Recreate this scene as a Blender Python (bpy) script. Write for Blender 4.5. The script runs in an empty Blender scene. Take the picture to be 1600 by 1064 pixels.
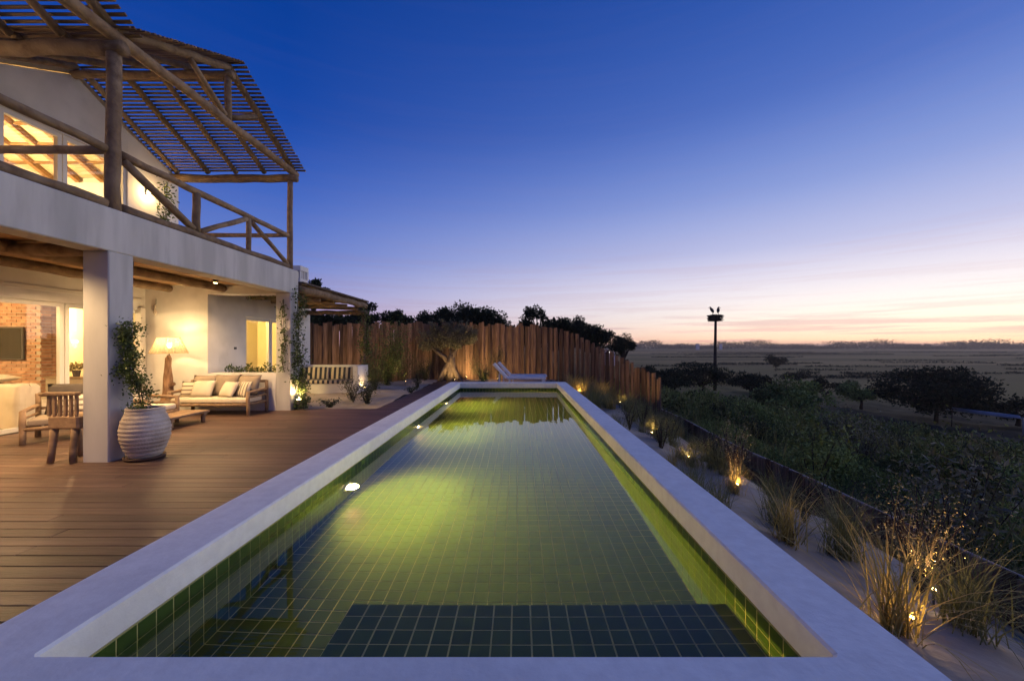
import bpy, bmesh, math, random
import numpy as np
from mathutils import Vector, Matrix
random.seed(7); RNG = np.random.default_rng(7)
SC = bpy.context.scene; COL = SC.collection
R = math.radians
def lin(r, g, b):
    f = lambda c: c/12.92 if c <= .04045 else ((c+.055)/1.055)**2.4
    return (f(r/255), f(g/255), f(b/255), 1)

# ------------------------------------------------------------------ camera
cam = bpy.data.cameras.new('camera'); camo = bpy.data.objects.new('camera', cam); COL.objects.link(camo)
cam.sensor_width = 36; cam.lens = 14.0; cam.clip_start = .05; cam.clip_end = 9000
cam.shift_x = -10/1600; cam.shift_y = 8/1600
camo.location = (0, 0, 1.6); camo.rotation_euler = (R(90), 0, 0)
SC.camera = camo

# ------------------------------------------------------------------ sky (dusk, sun just gone beyond the right edge)
w = bpy.data.worlds.new('World'); SC.world = w; w.use_nodes = True
N = w.node_tree.nodes; L = w.node_tree.links; N.clear()
def nd(t, **k):
    n = N.new(t)
    for a, b in k.items(): setattr(n, a, b)
    return n
def mth(op, a, b=None, clamp=False):
    n = nd('ShaderNodeMath', operation=op, use_clamp=clamp)
    for i, x in enumerate((a, b)):
        if x is None: continue
        if isinstance(x, (int, float)): n.inputs[i].default_value = x
        else: L.new(x, n.inputs[i])
    return n.outputs[0]
def ramp(fac, stops, interp='B_SPLINE'):
    n = nd('ShaderNodeValToRGB'); cr = n.color_ramp; cr.interpolation = interp
    while len(cr.elements) > 1: cr.elements.remove(cr.elements[-1])
    cr.elements[0].position = stops[0][0]; cr.elements[0].color = stops[0][1]
    for p, c in stops[1:]:
        e = cr.elements.new(p); e.color = c
    L.new(fac, n.inputs[0]); return n.outputs[0]
def mix(fac, a, b):
    n = nd('ShaderNodeMix', data_type='RGBA')
    for s, x in ((n.inputs[0], fac), (n.inputs[6], a), (n.inputs[7], b)):
        if isinstance(x, (int, float)): s.default_value = x
        elif isinstance(x, tuple): s.default_value = x
        else: L.new(x, s)
    return n.outputs[2]
SUN_AZ = R(60)
tc = nd('ShaderNodeTexCoord'); sep = nd('ShaderNodeSeparateXYZ'); L.new(tc.outputs['Generated'], sep.inputs[0])
X_, Y_, Z_ = sep.outputs
elev = mth('MULTIPLY', mth('ARCSINE', Z_), 2/math.pi)              # 0 horizon .. 1 zenith
azim = mth('ARCTAN2', X_, Y_)
hl = mth('SQRT', mth('ADD', mth('MULTIPLY', X_, X_), mth('MULTIPLY', Y_, Y_)))
cs = mth('DIVIDE', mth('ADD', mth('MULTIPLY', X_, math.sin(SUN_AZ)), mth('MULTIPLY', Y_, math.cos(SUN_AZ))), mth('MAXIMUM', hl, .001))
t = mth('MAXIMUM', cs, 0.0, clamp=True)
d = lambda e: e/90
sunside = ramp(elev, [(0, lin(246,200,165)), (d(1.2), lin(252,222,192)), (d(3.2), lin(255,247,230)), (d(6), lin(254,246,246)), (d(9), lin(230,224,240)),
                      (d(12), lin(200,202,235)), (d(18.5), lin(142,164,225)), (d(28), lin(74,110,196)), (d(45), lin(16,70,160)), (1, lin(12,56,132))])
farside = ramp(elev, [(0, lin(192,140,156)), (d(1.5), lin(198,156,182)), (d(4), lin(180,162,206)), (d(7), lin(146,152,210)), (d(11), lin(108,134,208)),
                      (d(19), lin(56,98,192)), (d(27), lin(16,70,166)), (d(42), lin(4,56,142)), (1, lin(11,52,126))])
sky = mix(t, farside, sunside)
# thin streaks of cloud low over the horizon
cv = nd('ShaderNodeCombineXYZ'); L.new(mth('MULTIPLY', azim, 2.3), cv.inputs[0]); L.new(mth('MULTIPLY', elev, 105), cv.inputs[1])
nz = nd('ShaderNodeTexNoise'); nz.inputs['Scale'].default_value = 1.0; nz.inputs['Detail'].default_value = 6; nz.inputs['Roughness'].default_value = .62
nz.inputs['Distortion'].default_value = .5
L.new(cv.outputs[0], nz.inputs['Vector'])
streak = ramp(nz.outputs[0], [(.45, (0,0,0,1)), (.62, (1,1,1,1))], 'EASE')
band = ramp(elev, [(0, (.85,.85,.85,1)), (d(2.6), (.85,.85,.85,1)), (d(4.2), (.28,.28,.28,1)), (d(7), (.16,.16,.16,1)), (d(10), (.22,.22,.22,1)), (d(14), (0,0,0,1))])
cf = mth('MULTIPLY', mth('MULTIPLY', streak, band), .62)
cloudc = mix(t, lin(156,120,146), lin(202,156,162))
sky = mix(cf, sky, cloudc)
gl_ = mth('POWER', mth('MAXIMUM', mth('DIVIDE', mth('SUBTRACT', cs, .25), .75), 0.0), 1.6)      # glow where the sun went down
gl_ = mth('MULTIPLY', gl_, mth('POWER', 2.718, mth('MULTIPLY', mth('MAXIMUM', elev, 0.0), -26.0)))
wt = nd('ShaderNodeMix', data_type='RGBA', blend_type='MULTIPLY'); wt.inputs[7].default_value = (1.12,1.0,.86,1); L.new(gl_, wt.inputs[0]); L.new(sky, wt.inputs[6]); sky = wt.outputs[2]
glow = nd('ShaderNodeVectorMath', operation='SCALE'); L.new(sky, glow.inputs[0]); L.new(mth('MULTIPLY', mth('ADD', mth('MULTIPLY', gl_, .6), 1.0), mth('ADD', mth('MULTIPLY', mth('MINIMUM', cs, 0.0), .12), 1.0)), glow.inputs['Scale']); sky = glow.outputs[0]
bg = nd('ShaderNodeBackground'); bg.inputs[1].default_value = 1.0; L.new(sky, bg.inputs[0])
ow = nd('ShaderNodeOutputWorld'); L.new(bg.outputs[0], ow.inputs[0])

# the last glow of the set sun, broad and low from the right
sl_ = bpy.data.lights.new('afterglow_sun', 'SUN'); sl_.energy = .85; sl_.angle = R(60); sl_.color = (1,.91,.80)
so_ = bpy.data.objects.new('afterglow_sun', sl_); COL.objects.link(so_); so_.location = (40,25,20)
so_.rotation_euler = Vector((-math.sin(SUN_AZ)*math.cos(R(14)), -math.cos(SUN_AZ)*math.cos(R(14)), -math.sin(R(14)))).to_track_quat('-Z', 'Y').to_euler()

# ------------------------------------------------------------------ exposure and engine
SC.view_settings.view_transform = 'Standard'; SC.view_settings.look = 'None'; SC.view_settings.exposure = 0; SC.view_settings.gamma = 1
SC.render.engine = 'CYCLES'; cy = SC.cycles
cy.use_denoising = True; cy.max_bounces = 9; cy.diffuse_bounces = 4; cy.glossy_bounces = 4; cy.transmission_bounces = 8
cy.transparent_max_bounces = 12; cy.volume_bounces = 0; cy.sample_clamp_indirect = 4; cy.caustics_refractive = True; cy.caustics_reflective = False
cy.use_adaptive_sampling = True; cy.adaptive_threshold = .015; cy.use_light_tree = True

# ------------------------------------------------------------------ materials
def pm(name, c1, c2=None, scale=5, stretch=(1,1,1), rough=.7, spec=.4, bump=0, bscale=None, rnd=0, isl=0, detail=5, lo=.35, hi=.65, transl=0, c3=None, s3=1.5, lo3=.5, hi3=.7):
    m = bpy.data.materials.new(name); m.use_nodes = True; nt = m.node_tree; n = nt.nodes; l = nt.links
    b = n['Principled BSDF']; b.inputs['Roughness'].default_value = rough; b.inputs['Specular IOR Level'].default_value = spec
    c1 = tuple(c1)+(1,); c2 = tuple(c2)+(1,) if c2 else c1
    tc = n.new('ShaderNodeTexCoord'); oi = n.new('ShaderNodeObjectInfo'); ge = n.new('ShaderNodeNewGeometry')
    ad = n.new('ShaderNodeVectorMath'); ad.operation = 'ADD'; ml = n.new('ShaderNodeVectorMath'); ml.operation = 'SCALE'
    cb = n.new('ShaderNodeCombineXYZ')
    for i in range(3): l.new(oi.outputs['Random'], cb.inputs[i])
    l.new(cb.outputs[0], ml.inputs[0]); ml.inputs['Scale'].default_value = 23.0
    l.new(tc.outputs['Object'], ad.inputs[0]); l.new(ml.outputs[0], ad.inputs[1])
    mp = n.new('ShaderNodeMapping'); mp.inputs['Scale'].default_value = stretch; l.new(ad.outputs[0], mp.inputs[0])
    nz = n.new('ShaderNodeTexNoise'); nz.inputs['Scale'].default_value = scale; nz.inputs['Detail'].default_value = detail; l.new(mp.outputs[0], nz.inputs['Vector'])
    mr = n.new('ShaderNodeMapRange'); mr.inputs[1].default_value = lo; mr.inputs[2].default_value = hi; l.new(nz.outputs[0], mr.inputs[0])
    mx = n.new('ShaderNodeMix'); mx.data_type = 'RGBA'; mx.inputs[6].default_value = c1; mx.inputs[7].default_value = c2; l.new(mr.outputs[0], mx.inputs[0])
    out = mx.outputs[2]
    if c3:
        n3 = n.new('ShaderNodeTexNoise'); n3.inputs['Scale'].default_value = s3; n3.inputs['Detail'].default_value = 4; l.new(mp.outputs[0], n3.inputs['Vector'])
        m3 = n.new('ShaderNodeMapRange'); m3.inputs[1].default_value = lo3; m3.inputs[2].default_value = hi3; l.new(n3.outputs[0], m3.inputs[0])
        x3 = n.new('ShaderNodeMix'); x3.data_type = 'RGBA'; l.new(m3.outputs[0], x3.inputs[0]); l.new(out, x3.inputs[6]); x3.inputs[7].default_value = tuple(c3)+(1,)
        out = x3.outputs[2]
    for amt, src in ((rnd, oi.outputs['Random']), (isl, ge.outputs['Random Per Island'])):
        if amt:
            rr = n.new('ShaderNodeMapRange'); rr.inputs[3].default_value = 1-amt; rr.inputs[4].default_value = 1+amt; l.new(src, rr.inputs[0])
            vm = n.new('ShaderNodeVectorMath'); vm.operation = 'SCALE'; l.new(out, vm.inputs[0]); l.new(rr.outputs[0], vm.inputs['Scale']); out = vm.outputs[0]
    l.new(out, b.inputs['Base Color'])
    if bump:
        bp = n.new('ShaderNodeBump'); bp.inputs['Strength'].default_value = bump; bp.inputs['Distance'].default_value = .02
        if bscale:
            nb = n.new('ShaderNodeTexNoise'); nb.inputs['Scale'].default_value = bscale; nb.inputs['Detail'].default_value = 4; l.new(mp.outputs[0], nb.inputs['Vector']); l.new(nb.outputs[0], bp.inputs['Height'])
        else: l.new(nz.outputs[0], bp.inputs['Height'])
        l.new(bp.outputs[0], b.inputs['Normal'])
    if transl:
        tr = n.new('ShaderNodeBsdfTranslucent'); l.new(out, tr.inputs[0]); ms = n.new('ShaderNodeMixShader'); ms.inputs[0].default_value = transl
        l.new(b.outputs[0], ms.inputs[1]); l.new(tr.outputs[0], ms.inputs[2]); l.new(ms.outputs[0], n['Material Output'].inputs[0])
    return m
def emit(name, c, s):
    m = bpy.data.materials.new(name); m.use_nodes = True; n = m.node_tree.nodes; b = n['Principled BSDF']
    b.inputs['Base Color'].default_value = (.8,.8,.8,1); b.inputs['Emission Color'].default_value = tuple(c)+(1,); b.inputs['Emission Strength'].default_value = s
    return m
def striped(name, ca, cb, axis, freq, duty=.5):
    m = pm(name, ca, ca, rough=.9, spec=.1, bump=.1, bscale=180); nt = m.node_tree; n = nt.nodes; l = nt.links; b = n['Principled BSDF']
    tc = n.new('ShaderNodeTexCoord'); sp = n.new('ShaderNodeSeparateXYZ'); l.new(tc.outputs['Object'], sp.inputs[0])
    a = n.new('ShaderNodeMath'); a.operation = 'MULTIPLY'; a.inputs[1].default_value = freq; l.new(sp.outputs[axis], a.inputs[0])
    f = n.new('ShaderNodeMath'); f.operation = 'FRACT'; l.new(a.outputs[0], f.inputs[0])
    g = n.new('ShaderNodeMath'); g.operation = 'GREATER_THAN'; g.inputs[1].default_value = duty; l.new(f.outputs[0], g.inputs[0])
    x = n.new('ShaderNodeMix'); x.data_type = 'RGBA'; x.inputs[6].default_value = tuple(ca)+(1,); x.inputs[7].default_value = tuple(cb)+(1,); l.new(g.outputs[0], x.inputs[0])
    l.new(x.outputs[2], b.inputs['Base Color']); return m
def glass_pane(name):
    m = bpy.data.materials.new(name); m.use_nodes = True; n = m.node_tree.nodes; l = m.node_tree.links
    tr = n.new('ShaderNodeBsdfTransparent'); gl = n.new('ShaderNodeBsdfGlossy'); gl.inputs['Roughness'].default_value = .02
    fr = n.new('ShaderNodeFresnel'); ge = n.new('ShaderNodeNewGeometry'); io = n.new('ShaderNodeMix'); io.inputs[2].default_value = 1.5; io.inputs[3].default_value = 1/1.5; l.new(ge.outputs['Backfacing'], io.inputs[0]); l.new(io.outputs[0], fr.inputs[0]); ms = n.new('ShaderNodeMixShader')
    l.new(fr.outputs[0], ms.inputs[0]); l.new(tr.outputs[0], ms.inputs[1]); l.new(gl.outputs[0], ms.inputs[2]); l.new(ms.outputs[0], n['Material Output'].inputs[0])
    return m
MT = dict(
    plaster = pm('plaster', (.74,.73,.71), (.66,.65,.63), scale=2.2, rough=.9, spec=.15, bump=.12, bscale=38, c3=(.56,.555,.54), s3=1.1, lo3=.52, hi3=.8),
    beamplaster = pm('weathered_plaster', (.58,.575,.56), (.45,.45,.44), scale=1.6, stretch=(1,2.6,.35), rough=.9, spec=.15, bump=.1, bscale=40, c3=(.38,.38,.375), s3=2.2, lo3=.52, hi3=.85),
    coping = pm('coping_plaster', (.82,.84,.82), (.74,.755,.74), scale=14, rough=.85, spec=.2, bump=.10, bscale=34, c3=(.62,.63,.62), s3=1.3, lo3=.55, hi3=.85),
    grout = pm('grout', (.46,.44,.17), (.35,.34,.13), scale=6, rough=.9, spec=.1),
    tile = pm('glazed_tile', (.041,.080,.015), (.032,.066,.013), scale=5, rough=.2, spec=.15, rnd=.09, isl=.09, bump=0),
    deck = pm('deck_wood', (.110,.062,.046), (.066,.037,.028), scale=3.2, stretch=(.5,9,9), rough=.5, spec=.35, bump=.2, bscale=16, rnd=.32, c3=(.15,.092,.070), s3=1.3, lo3=.5, hi3=.75),
    log = pm('log_wood', (.26,.185,.12), (.15,.10,.065), scale=4, stretch=(2,2,2), rough=.85, spec=.2, bump=.5, bscale=14, rnd=.2, c3=(.33,.25,.17), s3=2, lo3=.52, hi3=.75),
    slat = pm('slat_wood', (.21,.145,.095), (.13,.085,.058), scale=4, stretch=(.6,8,8), rough=.85, spec=.2, bump=.3, rnd=.35),
    fence = pm('fence_wood', (.22,.140,.092), (.105,.066,.045), scale=3.0, stretch=(7,7,.55), rough=.85, spec=.2, bump=.45, rnd=.5, c3=(.11,.06,.038), s3=1.6, lo3=.52, hi3=.72),
    board = pm('ceiling_board', (.42,.27,.15), (.29,.17,.09), scale=3, stretch=(.6,7,7), rough=.75, spec=.2, bump=.4, rnd=.25),
    paleboard = pm('pale_ceiling', (.72,.62,.45), (.64,.54,.38), scale=3, stretch=(.6,7,7), rough=.8, spec=.2),
    yellowroom = pm('cream_wall_paint', (.78,.70,.50), (.74,.66,.46), scale=3, rough=.9, spec=.1),
    brick = pm('brick', (.46,.27,.17), (.33,.17,.105), scale=9, rough=.9, spec=.1, bump=.4, bscale=40, rnd=.25),
    mortar = pm('mortar', (.42,.36,.29), (.34,.29,.23), scale=20, rough=.95, spec=.05),
    whiteframe = pm('white_lacquer', (.68,.66,.62), rough=.4, spec=.4),
    metal = pm('dark_metal', (.06,.055,.05), (.045,.04,.04), scale=20, rough=.45, spec=.5),
    saucer = pm('dark_clay', (.10,.055,.035), (.07,.04,.03), scale=15, rough=.7),
    clay = pm('pale_clay', (.56,.50,.43), (.42,.36,.30), scale=4, rough=.85, spec=.2, bump=.3, bscale=45, c3=(.30,.25,.21), s3=2.4, lo3=.55, hi3=.75),
    cream = pm('cream_fabric', (.66,.59,.48), (.60,.53,.42), scale=4, rough=.95, spec=.1, bump=.25, bscale=60),
    taupe = pm('taupe_fabric', (.33,.27,.21), (.28,.23,.18), scale=5, rough=.95, spec=.1, bump=.25, bscale=60),
    greyfab = pm('charcoal_fabric', (.10,.085,.075), (.075,.065,.06), scale=5, rough=.95, spec=.1, bump=.25, bscale=60),
    furn = pm('furniture_wood', (.32,.215,.13), (.20,.13,.08), scale=5, stretch=(2,2,2), rough=.7, spec=.25, bump=.35, bscale=18, rnd=.15),
    drift = pm('driftwood', (.36,.22,.13), (.16,.09,.055), scale=5, stretch=(3,3,.8), rough=.85, spec=.15, bump=.9, bscale=9),
    shade = pm('woven_shade', (.60,.44,.26), (.48,.33,.18), scale=30, rough=.9, transl=.5),
    sand = pm('sand', (.46,.39,.31), (.37,.31,.24), scale=3, rough=.95, spec=.1, bump=.5, bscale=14, c3=(.27,.22,.16), s3=.9, lo3=.5, hi3=.75),
    bark = pm('bark', (.24,.19,.14), (.085,.065,.05), scale=5, stretch=(2,2,.8), rough=.95, spec=.1, bump=.9, bscale=11),
    darkbark = pm('dark_bark', (.08,.06,.045), (.05,.038,.03), scale=5, rough=.95, spec=.05, bump=.6),
    olive = pm('olive_leaf', (.20,.195,.115), (.125,.125,.075), scale=3, rough=.6, spec=.3, isl=.5, transl=.15),
    vine = pm('vine_leaf', (.085,.125,.03), (.055,.085,.022), scale=4, rough=.45, spec=.4, isl=.5, transl=.25),
    shrubleaf = pm('shrub_leaf', (.075,.085,.032), (.045,.06,.025), scale=3, rough=.6, spec=.3, isl=.5, transl=.2),
    glint = pm('small_glossy_leaf', (.40,.31,.13), (.26,.21,.09), scale=3, rough=.35, spec=.5, isl=.5, transl=.25),
    grass = pm('dry_grass', (.46,.34,.10), (.29,.22,.065), scale=3, rough=.6, spec=.3, isl=.4, transl=.25),
    grassd = pm('green_dry_grass', (.25,.23,.075), (.16,.155,.05), scale=3, rough=.65, spec=.3, isl=.4, transl=.2),
    pine = pm('pine_needles', (.032,.045,.022), (.022,.032,.016), scale=.6, rough=.8, spec=.1, isl=.4),
    cover = pm('scrub_leaf', (.36,.40,.10), (.20,.24,.055), scale=.5, c3=(.09,.095,.028), s3=.22, lo3=.42, hi3=.62, rough=.75, spec=.15, isl=.5),
    white = pm('white_lounger', (.74,.74,.74), (.68,.68,.68), scale=8, rough=.7, spec=.2),
    twig = pm('nest_twigs', (.09,.07,.05), (.05,.04,.03), scale=3, rough=.95, spec=.05),
    bird = pm('bird_plumage', (.12,.11,.10), (.06,.06,.06), scale=3, rough=.9, spec=.1),
    pipe = pm('galvanised_pipe', (.45,.47,.50), (.36,.38,.42), scale=6, rough=.4, spec=.5),
    screen = pm('tv_screen', (.015,.013,.012), rough=.12, spec=.5),
    floorin = pm('room_floor', (.42,.30,.19), (.34,.23,.14), scale=3, stretch=(.6,6,6), rough=.5),
    roofing = pm('roof_tiles', (.12,.09,.07), (.08,.06,.05), scale=9, rough=.9),
    glass = glass_pane('window_glass'),
    bulb = emit('warm_bulb', (1,.66,.26), 40), lens = emit('spot_lens', (1,.66,.24), 40), poollens = emit('pool_lens', (1,.72,.30), 22), farlamp = emit('distant_lamp', (1,.9,.7), 12),
)
cm_ = pm('open_weave', (.66,.54,.36), (.58,.46,.30), scale=40, rough=.95, transl=.55); n = cm_.node_tree.nodes; l = cm_.node_tree.links
tr_ = n.new('ShaderNodeBsdfTransparent'); mm_ = n.new('ShaderNodeMixShader'); mm_.inputs[0].default_value = .62; src_ = n['Material Output'].inputs[0].links[0].from_socket
l.new(src_, mm_.inputs[1]); l.new(tr_.outputs[0], mm_.inputs[2]); l.new(mm_.outputs[0], n['Material Output'].inputs[0]); MT['cloth'] = cm_
MT['navy'] = striped('navy_cream_stripe', (.045,.05,.075), (.50,.44,.35), 0, 6.0, .5)
MT['pillowstripe'] = striped('grey_cream_stripe', (.62,.55,.43), (.20,.17,.14), 2, 11, .62)
MT['pillowstripex'] = striped('grey_cream_stripe_upright', (.62,.55,.43), (.20,.18,.16), 0, 12, .6)

# ------------------------------------------------------------------ mesh helpers
W = {}
class MB:
    def __init__(s): s.v = []; s.f = []
    def add(s, v, f):
        k = len(s.v); s.v += [tuple(p) for p in v]; s.f += [tuple(i+k for i in q) for q in f]; return s
    def box(s, x0, x1, y0, y1, z0, z1):
        return s.add([(x0,y0,z0),(x1,y0,z0),(x1,y1,z0),(x0,y1,z0),(x0,y0,z1),(x1,y0,z1),(x1,y1,z1),(x0,y1,z1)],
                     [(0,3,2,1),(4,5,6,7),(0,1,5,4),(1,2,6,5),(2,3,7,6),(3,0,4,7)])
    def prism_x(s, poly, x0, x1):                                   # poly in (y, z)
        n = len(poly); v = [(x0,y,z) for y, z in poly]+[(x1,y,z) for y, z in poly]
        return s.add(v, [tuple(range(n))[::-1], tuple(range(n, 2*n))]+[(i,(i+1)%n,n+(i+1)%n,n+i) for i in range(n)])
    def tube(s, pts, rad, n=8, caps=True):
        P = [Vector(p) for p in pts]; m = len(P)
        if isinstance(rad, (int, float)): rad = [rad]*m
        v = []; u = None
        for i in range(m):
            t = (P[min(i+1, m-1)]-P[max(i-1, 0)]).normalized()
            if u is None: u = t.orthogonal().normalized()
            else: u = (u-t*u.dot(t)).normalized()
            w_ = t.cross(u)
            for k in range(n):
                a = 2*math.pi*k/n; v.append(P[i]+(u*math.cos(a)+w_*math.sin(a))*rad[i])
        f = [(i*n+k, i*n+(k+1)%n, (i+1)*n+(k+1)%n, (i+1)*n+k) for i in range(m-1) for k in range(n)]
        if caps: f += [tuple(range(n))[::-1], tuple(range((m-1)*n, m*n))]
        return s.add(v, f)
    def log(s, p0, p1, r, r1=None, n=10, k=None, wob=.18):
        p0 = Vector(p0); p1 = Vector(p1); r1 = r1 or r; ln = (p1-p0).length; k = k or max(3, int(ln/.35))
        pts = []; rr = []
        for i in range(k+1):
            a = i/k; j = 0 if i in (0, k) else 1
            pts.append(p0.lerp(p1, a)+Vector((random.uniform(-1,1), random.uniform(-1,1), random.uniform(-1,1)))*r*wob*j)
            rr.append((r+(r1-r)*a)*random.uniform(.92, 1.08))
        return s.tube(pts, rr, n)
    def lathe(s, prof, c=(0,0,0), n=24):
        v = [(c[0]+r*math.cos(2*math.pi*k/n), c[1]+r*math.sin(2*math.pi*k/n), c[2]+z) for r, z in prof for k in range(n)]
        m = len(prof)
        f = [(i*n+k, i*n+(k+1)%n, (i+1)*n+(k+1)%n, (i+1)*n+k) for i in range(m-1) for k in range(n)]
        f += [tuple(range(n))[::-1], tuple(range((m-1)*n, m*n))]
        return s.add(v, f)
    def cushion(s, c, sx, sy, sz, rx=0, rz=0, n=8):                 # puffed pillow lying flat, then tilted
        M = Matrix.Translation(c) @ Matrix.Rotation(rz, 4, 'Z') @ Matrix.Rotation(rx, 4, 'X')
        v = []; f = []
        for sg in (1, -1):
            for i in range(n+1):
                for j in range(n+1):
                    a = 2*i/n-1; b = 2*j/n-1
                    h = ((1-a*a)*(1-b*b))**.42
                    pin = 1-.07*(abs(a)*(1-b*b)+0)-.0
                    pinb = 1-.07*(abs(b)*(1-a*a))
                    v.append(M @ Vector((a*sx/2*(1-.06*(1-b*b)*(abs(a)**4)), b*sy/2*(1-.06*(1-a*a)*(abs(b)**4)), sg*h*sz/2)))
        q = (n+1)**2
        for i in range(n):
            for j in range(n):
                a = i*(n+1)+j
                f.append((a, a+n+1, a+n+2, a+1)); f.append((q+a, q+a+1, q+a+n+2, q+a+n+1))
        return s.add(v, f)
    def build(s, name, mat, parent=None, smooth=False, bevel=0, local=False, weld=False):
        me = bpy.data.meshes.new(name)
        off = Vector((0,0,0)) if (local or parent is None) else W[parent]
        me.from_pydata([(p[0]-off[0], p[1]-off[1], p[2]-off[2]) for p in s.v], [], s.f)
        if bevel or weld:
            bm = bmesh.new(); bm.from_mesh(me)
            if weld: bmesh.ops.remove_doubles(bm, verts=bm.verts, dist=1e-5)
            if bevel: bmesh.ops.bevel(bm, geom=bm.edges[:], offset=bevel, segments=2 if bevel > .02 else 1, affect='EDGES', profile=.6)
            bm.to_mesh(me); bm.free()
        me.materials.append(MT[mat])
        if smooth: me.shade_smooth()
        o = bpy.data.objects.new(name, me); COL.objects.link(o); o.parent = parent
        W[o] = off.copy() if parent else Vector((0,0,0))
        return o
def npmesh(name, verts, quads, mat, parent=None, smooth=False, local=True):
    me = bpy.data.meshes.new(name); verts = np.asarray(verts, np.float32); quads = np.asarray(quads, np.int32)
    if parent is not None and not local: verts = verts-np.array(W[parent], np.float32)
    k = quads.shape[1]
    me.vertices.add(len(verts)); me.vertices.foreach_set('co', verts.ravel())
    me.loops.add(quads.size); me.loops.foreach_set('vertex_index', quads.ravel())
    me.polygons.add(len(quads)); me.polygons.foreach_set('loop_start', np.arange(0, quads.size, k, dtype=np.int32))
    me.update(calc_edges=True); me.validate()
    me.materials.append(MT[mat])
    me.shade_smooth() if smooth else me.shade_flat()
    o = bpy.data.objects.new(name, me); COL.objects.link(o); o.parent = parent; W[o] = W.get(parent, Vector((0,0,0))).copy() if parent else Vector((0,0,0))
    return o
def tag(o, label=None, cat=None, group=None, kind=None):
    for k, v in (('label', label), ('category', cat), ('group', group), ('kind', kind)):
        if v: o[k] = v
    return o
def thing(name, label, cat, loc=(0,0,0), rz=0, group=None):
    o = bpy.data.objects.new(name, None); COL.objects.link(o); o.location = loc; o.rotation_euler = (0,0,rz); o.empty_display_size = .2
    W[o] = Vector(loc); return tag(o, label, cat, group)
def struct(o): o['kind'] = 'structure'; return o
def piece(name, mesh, parent, loc, rot=(0,0,0), scale=(1,1,1)):      # shares its mesh; loc in world, parent unrotated
    o = bpy.data.objects.new(name, mesh); COL.objects.link(o); o.parent = parent
    o.location = Vector(loc)-W[parent]; o.rotation_euler = rot; o.scale = scale; return o
def mesh_only(mb, name, mat, bevel=0, smooth=False):
    o = mb.build(name, mat, None, smooth, bevel); me = o.data; bpy.data.objects.remove(o); W.clear() if False else None; return me
def copy_tree(o, parent=None):
    c = o.copy(); COL.objects.link(c)
    if parent is not None: c.parent = parent
    for ch in o.children: copy_tree(ch, c)
    return c
def light(name, parent, loc, power, color=(1,.62,.26), kind='POINT', size=.04, spot=120, blend=.6, aim=None, world=True):
    d_ = bpy.data.lights.new(name, kind); d_.energy = power; d_.color = color; d_.shadow_soft_size = size
    if kind == 'SPOT': d_.spot_size = R(spot); d_.spot_blend = blend
    o = bpy.data.objects.new(name, d_); COL.objects.link(o); o.parent = parent
    o.location = Vector(loc)-(W[parent] if (parent and world) else Vector((0,0,0)))
    if aim is not None: o.rotation_euler = Vector(aim).to_track_quat('-Z', 'Y').to_euler()
    return o
def unit(v): return v/np.maximum(np.linalg.norm(v, axis=1, keepdims=True), 1e-9)
def leaves(C, lo, hi, aspect=.45, up=0.0, outward=None, rng=RNG):
    n = len(C); dv = rng.normal(size=(n,3)); dv[:,2] += up
    if outward is not None: dv += outward
    dv = unit(dv); sv = unit(np.cross(dv, rng.normal(size=(n,3)))); ln = rng.uniform(lo, hi, (n,1)); wd = ln*aspect
    nv = np.cross(dv, sv)
    V = np.stack([C, C+dv*ln*.45+sv*wd*.5+nv*ln*.06, C+dv*ln, C+dv*ln*.45-sv*wd*.5+nv*ln*.06], 1).reshape(-1,3)
    return V, np.arange(4*n).reshape(n,4)
def ball(n, r, c=(0,0,0), fill=.45, rng=RNG):
    v = unit(rng.normal(size=(n,3)))*(fill+(1-fill)*rng.random((n,1))**.6)
    return v*np.array(r)+np.array(c)

# ------------------------------------------------------------------ terrain
def zs(x):                                                           # sand between pool and low fence
    return float(np.interp(x, [1.5, 2.2, 3.0, 3.8, 4.5, 6], [-.02, -.12, -.30, -.62, -1.0, -1.3]))
def zg(x, y):
    s = x+.35*np.maximum(0, y-20)
    return np.interp(s, [1.4, 4.4, 6, 14, 28, 45, 80, 150], [-1.4, -1.4, -1.5, -2.7, -4.9, -6.3, -7.6, -8.0])
xs = np.concatenate([np.linspace(-4000,-60,24), np.linspace(-50,0,12), np.linspace(1,60,90), np.linspace(63,200,30), np.linspace(220,4500,40)])
ys = np.concatenate([np.linspace(-600,-20,10), np.linspace(-15,80,96), np.linspace(84,300,40), np.linspace(320,5000,50)])
GX, GY = np.meshgrid(xs, ys); GZ = zg(GX, GY)
near = (GX > 4.8) & (GX < 70) & (GY < 120)
GZ = GZ+near*(.16*np.sin(GX*.9+GY*.5)+.12*np.sin(GX*.33-GY*.7)+RNG.normal(0, .05, GX.shape))
nx = len(xs); ny = len(ys)
idx = (np.arange(ny-1)[:,None]*nx+np.arange(nx-1)[None,:]).ravel()
MT['ground'] = pm('ground_soil', (.085,.070,.042), (.05,.045,.03), scale=.6, rough=.95, spec=.05, bump=.6, bscale=6)
g = MT['ground']; n = g.node_tree.nodes; l = g.node_tree.links                       # fields in long strips on the plain
tcg = n.new('ShaderNodeTexCoord'); spg = n.new('ShaderNodeSeparateXYZ'); l.new(tcg.outputs['Object'], spg.inputs[0])
mpg = n.new('ShaderNodeMapping'); mpg.inputs['Scale'].default_value = (.0011,.010,.0); mpg.inputs['Rotation'].default_value = (0,0,R(6)); l.new(tcg.outputs['Object'], mpg.inputs[0])
vg = n.new('ShaderNodeTexVoronoi'); vg.inputs['Scale'].default_value = 1.6; l.new(mpg.outputs[0], vg.inputs['Vector'])
rg = n.new('ShaderNodeValToRGB'); rg.color_ramp.elements[0].color = (.19,.125,.05,1); rg.color_ramp.elements[1].color = (.36,.22,.08,1)
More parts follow.
